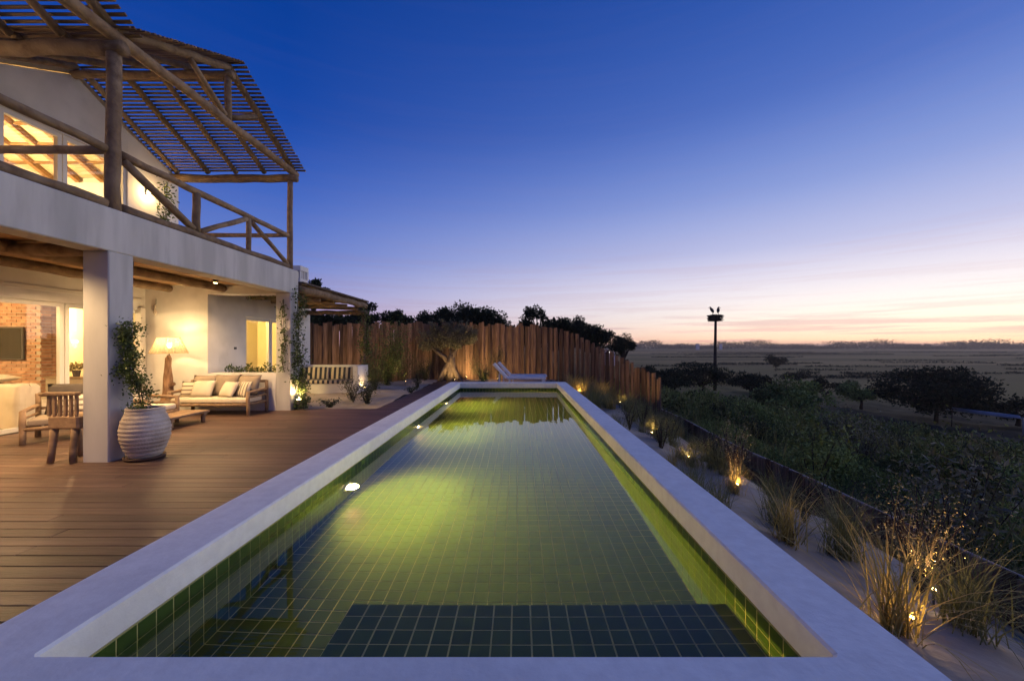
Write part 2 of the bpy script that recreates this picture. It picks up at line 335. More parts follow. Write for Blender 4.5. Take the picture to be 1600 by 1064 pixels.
e_ = rg.color_ramp.elements.new(.45); e_.color = (.22,.165,.055,1); e_ = rg.color_ramp.elements.new(.75); e_.color = (.42,.27,.10,1); l.new(vg.outputs['Color'], rg.inputs[0])
mrg = n.new('ShaderNodeMapRange'); mrg.inputs[1].default_value = 45; mrg.inputs[2].default_value = 75; l.new(spg.outputs[1], mrg.inputs[0])
old = n['Principled BSDF'].inputs['Base Color'].links[0].from_socket
mxg = n.new('ShaderNodeMix'); mxg.data_type = 'RGBA'; l.new(mrg.outputs[0], mxg.inputs[0]); l.new(old, mxg.inputs[6]); l.new(rg.outputs[0], mxg.inputs[7]); l.new(mxg.outputs[2], n['Principled BSDF'].inputs['Base Color'])
struct(npmesh('ground', np.stack([GX,GY,GZ],-1).reshape(-1,3), np.stack([idx,idx+1,idx+1+nx,idx+nx],1), 'ground', smooth=True))
def sheet(name, xa, xb, ya, yb, nx, ny, zf, mat):
    x = np.linspace(xa, xb, nx); y = np.linspace(ya, yb, ny); A, B = np.meshgrid(x, y); Z = zf(A, B)
    i = (np.arange(ny-1)[:,None]*nx+np.arange(nx-1)[None,:]).ravel()
    return struct(npmesh(name, np.stack([A,B,Z],-1).reshape(-1,3), np.stack([i,i+1,i+1+nx,i+nx],1), mat, smooth=True))
dune = lambda x, y: .05*np.sin(2.1*x+1.3*y)+.035*np.sin(4.3*x-2.2*y+1)+.02*np.sin(7*y+3*x)
sheet('sand_slope', 1.525, 4.62, -1.5, 19.8, 50, 180, lambda x, y: np.interp(x, [1.5,2.2,3.0,3.8,4.5,6], [-.02,-.12,-.30,-.62,-1.0,-1.3])+dune(x, y)*np.clip((x-1.4), 0, 1), 'sand')
sheet('planting_bed', -10, -3.62, 10.19, 20.5, 60, 90, lambda x, y: -.05+.6*dune(x, y)+.05*np.clip(y-11, 0, 1), 'sand')
sheet('sand_yard', -3.6, 1.52, 12.86, 20.5, 40, 60, lambda x, y: -.07+.3*dune(x, y), 'sand')

# ------------------------------------------------------------------ deck, plank by plank
deck = struct(thing('deck', None, None, (-5.6, 5, 0)))
PITCH = .147; row = 0; y = .1
while y < 17.5:
    spans = [(-9.16, -2.195)] if y+PITCH < 10.2 else [(-3.6, -2.195)]
    for a, b in spans:
        cuts = [a, b]
        if b-a > 3: cuts = [a, random.uniform(-7.6,-6.6) if row % 2 else random.uniform(-5.6,-3.6), b]
        for p, q in zip(cuts, cuts[1:]):
            z = random.uniform(-.0015,.0015)
            MB().box(p+.002, q-.002, y+.003, y+PITCH-.004, -.028+z, z).build('plank', 'deck', deck, bevel=.003)
    y += PITCH; row += 1
struct(MB().box(-9.16, -2.195, .0, 10.15, -.2, -.045).build('deck_joists', 'metal', deck)); 
MB().box(-3.6, -2.195, 10.2, 17.5, -.2, -.045).build('deck_joists', 'metal', deck)

# ------------------------------------------------------------------ pool
XL, XR, YN, YF = -1.828, 1.203, 1.51, 12.5; ZC, ZB, ZW, ZFL = .43, .268, .205, -.475
pool = thing('swimming_pool', 'long narrow raised swimming pool with white coping and green tiled inside', 'pool', (-.3, 7, -.5))
def ring(mb, xo0, xo1, yo0, yo1, xi0, xi1, yi0, yi1, z0, z1):
    o = [(xo0,yo0),(xo1,yo0),(xo1,yo1),(xo0,yo1)]; i = [(xi0,yi0),(xi1,yi0),(xi1,yi1),(xi0,yi1)]
    v = [(x,y,z1) for x, y in o]+[(x,y,z1) for x, y in i]+[(x,y,z0) for x, y in o]+[(x,y,z0) for x, y in i]
    f = []
    for k in range(4):
        m = (k+1) % 4
        f += [(k,m,4+m,4+k),(8+m,8+k,12+k,12+m),(k,8+k,8+m,m),(4+k,4+m,12+m,12+k)]
    return mb.add(v, f)
ring(MB(), -2.19, 1.528, 1.12, 12.85, XL, XR, YN, YF, ZB, ZC).build('coping', 'coping', pool, bevel=.012)
ring(MB(), -2.187, 1.525, 1.123, 12.847, XL-.014, XR+.014, YN-.014, YF+.014, -1.5, ZB-.001).build('outer_wall', 'coping', pool)
ring(MB(), XL-.03, XR+.03, YN-.03, YF+.03, XL-.003, XR+.003, YN-.003, YF+.003, ZFL-.2, ZB-.002).build('wall_grout', 'grout', pool)
MB().box(XL-.02, XR+.02, YN-.02, YF+.02, ZFL-.15, ZFL-.0018).build('floor_grout', 'grout', pool)
SX0, SY1, SZ = -.965, 2.31, .005
MB().box(SX0+.002, XR+.002, YN-.002, SY1-.002, ZFL-.02, SZ-.0018).build('step_grout', 'grout', pool)
T = []                                                               # (centre, normal axis letter + sign)
px = (XR-XL)/30; py = (YF-YN)/109; pz = .1
for i in range(30):
    for j in range(109):
        cx = XL+(i+.5)*px; cyy = YN+(j+.5)*py
        if cx > SX0 and cyy < SY1: continue
        T.append((cx, cyy, ZFL-.004, 'z'))
zrow = [ZB-.0531-.1061*k for k in range(7)]
for k, z in enumerate(zrow[:7]):
    for j in range(109):
        cyy = YN+(j+.5)*py
        T.append((XL-.005, cyy, z, 'x'))
        T.append((XR+.005, cyy, z, 'x'))
    for i in range(30):
        cx = XL+(i+.5)*px
        T.append((cx, YF+.005, z, 'y')); T.append((cx, YN-.005, z, 'y'))
nxs = 21; sxp = (XR-SX0)/nxs; nys = 8; syp = (SY1-YN)/nys
for i in range(nxs):
    for j in range(nys): T.append((SX0+(i+.5)*sxp, YN+(j+.5)*syp, SZ-.004, 's'))
    for k in range(4): T.append((SX0+(i+.5)*sxp, SY1-.004, SZ-.06-.11*k, 'y'))
for j in range(nys):
    for k in range(4): T.append((SX0+.004, YN+(j+.5)*syp, SZ-.06-.11*k, 'x'))
def seen(tl):
    x, yy, z, a = tl; u = 622*x/yy+810; v = 540+622*(1.6-z)/yy
    if a == 'y' and yy < 2.4: return 0
    if u < 100 or u > 1250 or v > 1110 or yy < 1.65: return 0
    f = {'z': (1.6-z)/yy, 's': (1.6-z)/yy, 'x': abs(x)/yy, 'y': 1}[a]
    if a == 'x' and x > SX0-.02 and x < XR: f = 0
    return (622/yy)**2*f
T.sort(key=seen, reverse=True)
tb = MB().box(-0.0470,0.0470,-0.0470,0.0470,-.004,.004)
tile_me = mesh_only(tb, 'tile', 'tile', bevel=.0015)
ROT = {'z': (0,0,0), 's': (0,0,0), 'x': (0,R(90),0), 'y': (R(90),0,0)}
for x, yy, z, a in T[:290]: piece('tile', tile_me, pool, (x+random.uniform(-.0005,.0005), yy, z), tuple(c+random.uniform(-.004,.004) for c in ROT[a]), {'x': (1.06,1,1), 'y': (1,1.06,1)}.get(a, (1,1,1)))
base = np.array([(sx*0.0470, sy*0.0470, sz*.004) for sz in (-1,1) for sx, sy in ((-1,-1),(1,-1),(1,1),(-1,1))])
bf = np.array([(4,5,6,7),(0,1,5,4),(1,2,6,5),(2,3,7,6),(3,0,4,7),(0,3,2,1)])
perm = {'z': [0,1,2], 's': [0,1,2], 'x': [2,1,0], 'y': [0,2,1]}
rest = T[290:]; V = np.concatenate([(base*np.array({'x': (1.06,1,1), 'y': (1,1.06,1)}.get(a, (1,1,1))))[:, perm[a]]+np.array([x,yy,z]) for x, yy, z, a in rest])
F = np.concatenate([bf+8*i for i in range(len(rest))])
tag(npmesh('tiles', V, F, 'tile', pool, local=False), kind='stuff')
wm = bpy.data.materials.new('pool_water'); wm.use_nodes = True; n = wm.node_tree.nodes; l = wm.node_tree.links; n.remove(n['Principled BSDF'])
gb = n.new('ShaderNodeBsdfGlass'); gb.inputs['IOR'].default_value = 1.33; gb.inputs['Roughness'].default_value = 0.0
tw = n.new('ShaderNodeTexCoord'); nw = n.new('ShaderNodeTexNoise'); nw.inputs['Scale'].default_value = 1.7; nw.inputs['Detail'].default_value = 3
l.new(tw.outputs['Object'], nw.inputs['Vector']); bw = n.new('ShaderNodeBump'); bw.inputs['Strength'].default_value = .04; bw.inputs['Distance'].default_value = .05
l.new(nw.outputs[0], bw.inputs['Height']); l.new(bw.outputs[0], gb.inputs['Normal']); l.new(gb.outputs[0], n['Material Output'].inputs[0])
pv = n.new('ShaderNodeVolumePrincipled'); pv.inputs['Color'].default_value = (.60,.74,.40,1); pv.inputs['Density'].default_value = .045; pv.inputs['Anisotropy'].default_value = .55
l.new(pv.outputs[0], n['Material Output'].inputs['Volume'])
MT['water'] = wm
struct(MB().box(XL-.012, XR+.012, YN-.012, YF+.012, ZFL-.1, ZW).build('water', 'water'))
for yy in (4.25, 7.2, 10.0):
    z = ZW-.33
    q = MB(); prof = [(.001,0),(.095,0),(.095,.012),(.07,.014),(.001,.014)]
    q.lathe(prof, (0,0,0), 20); q.v = [(XL+p[2], yy+p[0], z+p[1]) for p in q.v]
    lamp = q.build('pool_light', 'whiteframe', pool)
    q = MB(); q.lathe([(.001,0),(.065,0),(.055,.012),(.001,.014)], (0,0,0), 20); q.v = [(XL+.0145+p[2], yy+p[0], z+p[1]) for p in q.v]
    q.build('lens', 'poollens', lamp)
    light('pool_light_glow', lamp, (XL+.06, yy, z), 1450, (1,.64,.17), 'SPOT', .06, 168, 1.0, (1, -.1, -.2))

# ------------------------------------------------------------------ house
house = thing('house', 'white plastered two storey house with log ceilings and lit windows', 'house', (-8, 6, 0))
FX = -5.62
for i, yc in enumerate((1.28, 5.64, 10.0)):
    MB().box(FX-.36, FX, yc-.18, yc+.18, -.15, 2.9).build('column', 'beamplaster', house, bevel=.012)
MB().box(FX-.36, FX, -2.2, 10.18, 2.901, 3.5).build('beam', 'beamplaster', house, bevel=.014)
MB().box(-8.75, FX-.362, -2.2, 10.18, 3.14, 3.44).build('balcony_slab', 'plaster', house)
y = 1.4
while y < 9.8:                                                       # rough ceiling boards
    wd = random.uniform(.16,.24); wd = min(wd, 9.815-y); z = random.uniform(0,.012)
    MB().box(-9.18, FX-.363, y+.003, y+wd-.003, 3.085+z, 3.12+z).build('ceiling_board', 'board', house, bevel=.006); y += wd
for x in (-7.26, -8.59):
    MB().log((x, 1.2, 3.0), (x, 9.80, 3.0), .088).build('ceiling_log', 'log', house, smooth=True)
MB().log((-9.15, 5.66, 2.985), (FX-.34, 5.66, 2.97), .095).build('ceiling_log', 'log', house, smooth=True)
# end wall with the opening over a low wall
MB().box(-9.2, -7.66, 9.82, 10.18, -.15, 3.08).build('end_wall', 'plaster', house)
MB().box(-7.659, FX-.361, 9.82, 10.18, -.15, .92).build('low_wall', 'plaster', house)
MB().box(-7.659, FX-.361, 9.82, 10.18, 2.87, 3.08).build('lintel', 'plaster', house)
# back wall: glazing, frames and wall above
MB().box(-9.4, -9.2, -2.2, 10.18, 2.47, 3.44).build('wall_above_doors', 'plaster', house)
MB().box(-9.198, -9.17, -2.2, 9.7, 2.66, 2.74).build('blind_box', 'whiteframe', house, bevel=.006)
MB().box(-9.4, -9.2, 9.76, 10.18, -.15, 2.468).build('back_wall', 'plaster', house)
MB().box(-9.32, -9.18, -2.2, 9.75, -.04, .012).build('door_track', 'metal', house)
for ya, yb in ((8.12, 9.75), (6.5, 8.10), (4.88, 6.48), (3.26, 4.86), (1.64, 3.24)):
    fr = MB(); x0, x1 = -9.31, -9.24
    fr.box(x0,x1,ya,ya+.075,.014,2.46).box(x0,x1,yb-.075,yb,.014,2.46).box(x0,x1,ya+.076,yb-.076,.014,.09).box(x0,x1,ya+.076,yb-.076,2.38,2.46)
    dr = fr.build('glass_door', 'whiteframe', house)
    MB().box(-9.28,-9.27,ya+.076,yb-.076,.091,2.379).build('pane', 'glass', dr)
MB().box(-9.24, -9.12, 9.62, 9.75, .014, 2.52).build('shutter_frame', 'whiteframe', house, bevel=.006)
# ground floor room
MB().box(-15, -9.33, 1.5, 10.7, -.2, -.003).build('room_floor', 'floorin', house)
MB().box(-15, -9.41, 1.5, 10.7, 2.9, 3.0).build('room_ceiling', 'yellowroom', house)
MB().box(-15, -9.0, 10.7, 10.85, -.2, 3.3).build('room_wall', 'yellowroom', house)
MB().box(-15.2, -15, 1.3, 10.85, -.2, 3.3).build('room_wall', 'yellowroom', house)
MB().box(-15, -9.4, 1.3, 1.5, -.2, 3.3).build('room_wall', 'yellowroom', house)
MB().box(-9.4, -9.2, -2.2, 1.5, -.15, 2.468).build('back_wall', 'plaster', house)
# brick chimney breast inside the room
chim = MB().box(-14, -10.812, 9.012, 9.42, 0, 2.9).build('chimney_breast', 'mortar', house)
bl, bh, bw_ = .205, .058, .012
bme = mesh_only(MB().box(-bl/2, bl/2, -.012, .012, -bh/2, bh/2), 'brick', 'brick', bevel=.004)
bme2 = mesh_only(MB().box(-.012, .012, -.0925, .0925, -bh/2, bh/2), 'brick', 'brick', bevel=.004)
for r_ in range(36):
    z = .3+.045+r_*.0725
    for c_ in range(6): piece('brick', bme, chim, (-10.905-c_*.217-(.108 if r_ % 2 else 0), 9.006+random.uniform(-.003,.003), z))
    for c_ in range(2): piece('brick', bme2, chim, (-10.806+random.uniform(-.003,.003), 9.115+c_*.2, z))
# wing with glazed door
WX = -7.7
MB().prism_x([(10.181,-.15),(11.25,-.15),(11.25,3.3),(10.181,3.3)], WX-.3, WX).build('wing_wall', 'plaster', house)
MB().box(WX-.3, WX, 11.251, 13.6, 2.42, 3.3).build('wing_wall', 'plaster', house)
MB().box(WX-.3, WX, 13.601, 14.72, -.15, 3.3).build('wing_wall', 'plaster', house)
for ya, yb in ((11.255, 12.42), (12.44, 13.595)):
    fr = MB(); x0, x1 = WX-.12, WX-.04
    fr.box(x0,x1,ya,ya+.08,0,2.415).box(x0,x1,yb-.08,yb,0,2.415).box(x0,x1,ya+.081,yb-.081,0,.08).box(x0,x1,ya+.081,yb-.081,2.33,2.415)
    dr = fr.build('glass_door', 'whiteframe', house); MB().box(WX-.085,WX-.075,ya+.081,yb-.081,.081,2.329).build('pane', 'glass', dr)
MB().box(-12, WX-.31, 10.86, 14.7, -.2, 0).build('room_floor', 'floorin', house)
MB().box(-12, WX-.301, 14.5, 14.7, 0, 3.3).build('room_wall', 'yellowroom', house)
MB().box(-12, -11.8, 10.86, 14.499, 0, 3.3).build('room_wall', 'yellowroom', house)
MB().box(-9.7, -9.5, 12.3, 14.499, 0, 2.9).build('room_wall', 'yellowroom', house)
MB().box(-12, WX+.02, 10.2, 14.75, 3.301, 3.42).build('wing_roof', 'plaster', house)
ch = MB()
x0, x1, y0, y1 = -8.35, -7.78, 14.2, 14.7
ch.box(x0,x1,y0,y1,3.421,3.62)
for z0, z1 in ((3.62,3.88),(4.0,4.28)):
    for k in range(5):
        a = x0+.02+k*.132; ch.box(a, a+.06 if 0 < k < 4 else a+.09 if k == 0 else x1, y0, y0+.09, z0+.001, z1-.001); ch.box(a, a+.06, y1-.09, y1, z0+.001, z1-.001)
        b_ = y0+.0+k*.11
        if 0 < k < 4: ch.box(x1-.08, x1, b_+.03, b_+.08, z0+.001, z1-.001)
ch.box(x0,x1,y0,y1,3.88,4.0).box(x0-.02,x1+.02,y0-.02,y1+.02,4.28,4.45)
ch.build('vented_chimney', 'plaster', house)
MB().box(WX+.001, WX+.02, 10.78, 10.86, 1.5, 1.56).build('wall_switch', 'metal', house)
# upper floor
VAL, RDG, HALF = 5.64, 7.85, 2.21
def zr(y):
    k = abs(((y-RDG+HALF) % (2*HALF))-HALF)
    return 7.06-1.12*k/HALF
UX = -8.75
def wall_poly(ya, yb, zb):
    ks = [ya]+[k for k in (VAL-2*HALF, VAL-HALF, VAL, RDG) if ya < k < yb]+[yb]
    return [(ya,zb),(yb,zb)]+[(k, zr(k)-.13) for k in ks[::-1]]
MB().prism_x(wall_poly(-2.2, 6.72, 3.3), UX-.15, UX).build('upper_wall', 'plaster', house)
MB().prism_x(wall_poly(6.721, 8.919, 5.67), UX-.15, UX).build('upper_wall', 'plaster', house)
MB().prism_x(wall_poly(8.92, 10.25, 3.3), UX-.15, UX).build('upper_wall', 'plaster', house)
for ya, yb in ((6.725, 7.66), (7.68, 8.915)):
    fr = MB(); x0, x1 = UX-.11, UX-.03
    fr.box(x0,x1,ya,ya+.07,3.45,5.665).box(x0,x1,yb-.07,yb,3.45,5.665).box(x0,x1,ya+.071,yb-.071,3.45,3.53).box(x0,x1,ya+.071,yb-.071,5.58,5.665)
    dr = fr.build('glass_door', 'whiteframe', house); MB().box(UX-.075,UX-.065,ya+.071,yb-.071,3.531,5.579).build('pane', 'glass', dr)
MB().box(-14, UX-.151, 10.1, 10.25, 3.43, 5.93).build('upper_wall', 'plaster', house)
MB().box(-14, -13.8, -2.2, 10.099, 3.43, 6.9).build('upper_wall', 'yellowroom', house)
MB().box(-13.8, UX-.151, 3.2, 3.4, 3.43, 6.8).build('upper_wall', 'yellowroom', house)
MB().box(-13.8, UX-.151, 3.401, 10.099, 3.3, 3.45).build('upper_floor', 'floorin', house)
for a, b in ((VAL-HALF, VAL), (VAL, RDG), (RDG, RDG+HALF)):
    MB().prism_x([(a,zr(a+.001)-.1),(b,zr(b-.001)-.1),(b,zr(b-.001)),(a,zr(a+.001))], -14, UX-.02).build('roof', 'paleboard', house)
for a, b in ((VAL, RDG), (RDG, RDG+HALF)):
    for k in range(7):
        x = UX-.5-k*.62; m_ = MB(); m_.prism_x([(a+.02,zr(a+.02)-.24),(b-.02,zr(b-.02)-.24),(b-.02,zr(b-.02)-.12),(a+.02,zr(a+.02)-.12)], x-.05, x+.05); m_.build('roof_beam', 'board', house)
    for k in range(1, 5):
        yy = a+(b-a)*k/5; MB().box(-13.7, UX-.16, yy-.03, yy+.03, zr(yy)-.17, zr(yy)-.125).build('roof_batten', 'board', house)
# lamps inside the rooms
def pendant(label, loc, power, drop, color=(1,.68,.30)):
    t_ = thing('pendant_lamp', label, 'lamp', loc)
    x, yy, z = loc
    MB().tube([(x,yy,z),(x,yy,z+drop)], .008, 6).build('cord', 'metal', t_)
    q = MB(); q.lathe([(.05,.0),(.09,-.03),(.13,-.10),(.10,-.17),(.03,-.2)], loc, 16); q.build('globe', 'bulb', t_, smooth=True)
    light('pendant_glow', t_, (x, yy, z-.35), power, color, size=.12); return t_
pendant('glowing pendant lamp in the ground floor living room', (-11.6, 6.6, 2.6), 420, .29)
pendant('glowing pendant lamp in the room behind the chimney breast', (-12.6, 10.1, 2.6), 420, .29, (1,.68,.25))
pendant('glowing pendant lamp in the room behind the wing door', (-9.0, 11.6, 2.7), 420, .59, (1,.66,.2))
pendant('glowing pendant lamp in the upper bedroom', (-11.4, 7.6, 5.6), 560, 1.2, (1,.68,.28))

# television and living room furniture
tv = thing('television', 'dark flat television mounted on the brick chimney breast', 'television', (-11.75, 8.93, 1.3))
MB().box(-12.4, -11.12, 8.93, 8.975, 1.28, 2.02).build('cabinet', 'metal', tv, bevel=.006); MB().box(-12.37, -11.15, 8.926, 8.9295, 1.31, 1.99).build('screen', 'screen', tv)
MB().box(-11.5, -11.3, 8.976, 8.99, 1.5, 1.8).build('bracket', 'metal', tv)
so = thing('slipcovered_sofa', 'cream sofa under a loose slipcover just inside the glass doors', 'sofa', (-10.5, 7.9, 0))
def drape(mb, x0, x1, y0, y1, h, amp=.02):
    n_ = 60; per = []
    for k in range(n_):
        a = k/n_*4; s_ = int(a); f_ = a-s_
        p = [(x0+(x1-x0)*f_, y0), (x1, y0+(y1-y0)*f_), (x1-(x1-x0)*f_, y1), (x0, y1-(y1-y0)*f_)][s_]
        per.append(p)
    cx_, cy_ = (x0+x1)/2, (y0+y1)/2; rows = []
    for r__, (z, out) in enumerate(((.03,.06),(.25,.045),(.5,.025),(h-.06,.01),(h,-.03))):
        for k, (x, yy) in enumerate(per):
            q = out+amp*(1-z/h)*math.sin(k*2.3)+amp*.5*(1-z/h)*math.sin(k*5.1); rows.append((x+q*np.sign(x-cx_)*.9, yy+q*np.sign(yy-cy_)*.9, z+.008*math.sin(k*1.7)))
    f_ = [(r_*n_+k, r_*n_+(k+1)%n_, (r_+1)*n_+(k+1)%n_, (r_+1)*n_+k) for r_ in range(4) for k in range(n_)]+[tuple(range(4*n_, 5*n_))]
    mb.add(rows, f_)
m_ = MB(); drape(m_, -11.9, -9.45, 7.55, 7.85, .86); m_.build('back', 'cream', so, smooth=True)
m_ = MB(); drape(m_, -11.9, -9.45, 7.88, 8.55, .5); m_.build('seat', 'cream', so, smooth=True)
tag(MB().cushion((-10.2, 7.72, .96), .62, .42, .16, 0, .2).build('pillow', 'cream', smooth=True), 'cream pillow lying on top of the slipcovered sofa back', 'pillow')
sb = thing('sideboard', 'low dark grey sideboard inside the room by the brick corner', 'cabinet', (-9.95, 8.95, 0))
MB().box(-10.36, -9.5, 8.72, 8.97, .06, .88).build('carcass', 'taupe', sb, bevel=.006); MB().box(-10.38, -9.48, 8.70, 8.98, .882, .91).build('top', 'furn', sb, bevel=.004)
for x in (-10.2, -9.65): MB().box(x-.03, x+.03, 8.76, 8.93, 0, .059).build('foot', 'metal', sb)
pp = thing('potted_plant', 'small pale leafy plant in a dark pot on the sideboard', 'plant', (-9.82, 8.85, .912))
MB().lathe([(.05,0),(.075,.14),(.068,.14),(.06,.12)], (-9.82,8.85,.912), 14).build('pot', 'greyfab', pp)
V, F = leaves(ball(160, (.11,.11,.1), (-9.82,8.85,1.13)), .04, .08, .6); npmesh('foliage', V, F, 'glint', pp, local=False)

# ------------------------------------------------------------------ pergola of logs and slats on the balcony
PX = -5.74
perg = thing('balcony_pergola', 'rustic log pergola with slatted gable roof and log railing on the balcony', 'pergola', (PX, 6, 3.5))
def lg(name, a, b, r, r1=None): return MB().log(a, b, r, r1).build(name, 'log', perg, smooth=True)
for yc, r_ in ((1.28,.085), (5.64,.085), (10.0,.07)): lg('post', (PX,yc,3.5), (PX+.01,yc,5.72), r_, r_*.94)
for a, b in ((-2, 5.52), (5.76, 9.91)):
    lg('bottom_rail', (PX,a,3.575), (PX,b,3.575), .068); lg('top_rail', (PX,a,4.35), (PX,b,4.34), .06)
for yc in (5.64, 10.0): lg('side_rail', (UX+.02,yc,4.37), (PX-.09,yc,4.37), .055)
lg('brace', (PX,5.78,4.28), (PX,7.03,3.66), .058)
lg('baluster', (PX,7.1,3.62), (PX,7.1,4.31), .058); lg('baluster', (PX,8.47,3.62), (PX,8.47,4.30), .05)
lg('brace', (PX,7.2,3.66), (PX,8.40,4.27), .05); lg('brace', (PX,8.55,4.26), (PX,9.88,3.64), .05)
lg('brace', (PX,2.4,3.64), (PX,3.6,4.28), .055); lg('baluster', (PX,3.7,3.62), (PX,3.7,4.3), .055)
for yc in (1.22, 5.64, 10.03): lg('cross_beam', (UX-.05,yc,5.81), (PX+.16,yc,5.81), .098)
for yc in (3.43, 7.85): lg('ridge_log', (UX-.02,yc,6.93), (PX+.12,yc,6.93), .08)
lg('chord', (PX+.02,-2,5.985), (PX+.02,10.25,5.985), .085)
CX_ = PX+.02
for a, b in ((5.62, 7.88), (10.1, 7.86), (5.62, 3.42), (1.2, 3.44)):
    lg('gable_rafter', (CX_,a,6.06), (CX_,b,7.10), .07)
lg('king_post', (CX_,7.85,6.05), (CX_,7.85,7.0), .06); lg('king_post', (CX_,3.43,6.05), (CX_,3.43,7.0), .06)
for r_ in (7.85, 3.43):
    lg('strut', (CX_,r_-.08,6.1), (CX_,r_-.92,6.6), .05); lg('strut', (CX_,r_+.08,6.15), (CX_,r_+.82,6.58), .05)
for x in (-6.45, -7.17, -7.88, -8.66):
    for a, b in ((5.66, 7.80), (10.12, 7.90), (5.62, 3.46), (1.2, 3.4)): lg('rafter', (x,a,5.99), (x,b,7.05), .058)
ang = math.atan2(1.06, 2.2); nsl = 31
sme = []
for k in range(4):
    q = MB(); n_ = 7; c_ = []
    for i in range(n_): c_.append((-1.75+3.5*i/(n_-1), random.uniform(-.006,.006), random.uniform(-.005,.005)))
    v = []; 
    for x, yy, z in c_:
        h_ = .020*random.uniform(.8,1.15); t_ = .011
        v += [(x,yy-h_,z-t_),(x,yy+h_,z-t_),(x,yy+h_,z+t_),(x,yy-h_,z+t_)]
    f = [(i*4+a, i*4+(a+1)%4, (i+1)*4+(a+1)%4, (i+1)*4+a) for i in range(n_-1) for a in range(4)]+[(3,2,1,0), tuple(range(4*n_-4,4*n_))]
    q.add(v, f); sme.append(mesh_only(q, 'slat', 'slat'))
for rdg in (7.85, 3.43):
    for sg in (-1, 1):
        for k in range(nsl):
            s_ = (k+.3)/nsl; yy = rdg+sg*s_*2.34; z = 7.135-1.11*s_*2.34/2.21+.06
            piece('slat', random.choice(sme), perg, (-7.17+random.uniform(-.012,.012), yy, z), (-sg*ang+random.uniform(-.025,.025), 0, random.uniform(-.003,.003)))

# balcony wall light and plant
wl = thing('wall_light', 'glowing wall light on the upper balcony wall', 'lamp', (UX, 9.37, 5.2))
MB().box(UX+.001, UX+.05, 9.33, 9.41, 5.14, 5.26).build('body', 'whiteframe', wl); MB().box(UX+.051, UX+.06, 9.335, 9.405, 5.15, 5.25).build('lens', 'lens', wl)
light('wall_light_glow', wl, (UX+.16, 9.37, 5.16), 26, (1,.6,.22), size=.05)

wl2 = thing('wall_light', 'glowing wall light further along the upper balcony wall before the glass doors', 'lamp', (UX, 4.7, 5.1))
MB().box(UX+.001, UX+.05, 4.66, 4.74, 5.04, 5.16).build('body', 'whiteframe', wl2); MB().box(UX+.051, UX+.06, 4.665, 4.735, 5.05, 5.15).build('lens', 'lens', wl2)
light('wall_light_glow', wl2, (UX+.16, 4.7, 5.1), 55, (1,.62,.26), size=.05)

# ------------------------------------------------------------------ climbing plants
def vine(name, label, pts, nl, spread, lo, hi, mat='vine', cat='vine', stem_r=.008, stems=2, parent=None, dens=None):
    P = np.array(pts, float); seg = np.linalg.norm(np.diff(P, axis=0), axis=1); cum = np.concatenate([[0], np.cumsum(seg)])/seg.sum()
    t_ = parent or thing(name, label, cat, tuple(P[0]))
    for k in range(stems):
        q = MB(); o_ = RNG.normal(0, spread*.25, 3)
        q.tube([tuple(p+o_*min(1, i)+RNG.normal(0, spread*.12, 3)*(i > 0)) for i, p in enumerate(P)], [stem_r*(1-.5*i/len(P)) for i in range(len(P))], 5)
        q.build('stem', 'darkbark', t_, smooth=True)
    u = RNG.random(nl)**(dens or 1.0); C = np.stack([np.interp(u, cum, P[:,k]) for k in range(3)], 1)
    cl = RNG.normal(0, 1, (26,3)); C = C+RNG.normal(0, spread*.55, (nl,3))+cl[(u*26).astype(int).clip(0,25)]*spread*.5
    V, F = leaves(C, lo, hi, .55); npmesh('foliage', V, F, mat, t_, local=False)
    return t_
vine('climbing_vine', 'thin leafy vine climbing the front face of the far column above the sofa', [(-5.75,9.78,.95),(-5.82,9.77,1.3),(-5.72,9.77,1.7),(-5.80,9.77,2.1),(-5.76,9.77,2.5),(-5.78,9.77,2.72)], 420, .085, .04, .08)
vine('climbing_vine', 'lush lit vine climbing the pool side of the far column beside its uplight', [(-5.42,10.02,0),(-5.45,10.05,.5),(-5.50,10.0,1.0),(-5.56,9.98,1.6),(-5.58,10.0,2.2),(-5.58,10.05,2.85)], 2600, .13, .04, .085, dens=1.5)
vine('climbing_vine', 'dense vine covering the porch corner post behind the striped bench', [(-5.5,14.5,0),(-5.55,14.5,.8),(-5.6,14.5,1.6),(-5.62,14.5,2.4),(-5.5,14.5,2.9)], 1700, .2, .05, .1)
vine('hanging_creeper', 'small creeper hanging from the lintel of the end wall opening', [(-6.9,10.1,2.8),(-6.5,10.1,2.84),(-6.1,10.1,2.8)], 160, .05, .03, .06)
bp = vine('balcony_plant', 'tall leafy plant standing against the lit balcony wall', [(-8.45,9.5,3.5),(-8.45,9.5,4.0),(-8.45,9.55,4.6),(-8.4,9.5,5.1),(-8.42,9.5,5.5)], 500, .13, .05, .1, cat='plant')
MB().lathe([(.13,0),(.17,.28),(.155,.28),(.14,.22)], (-8.45,9.5,3.445), 16).build('pot', 'clay', bp)

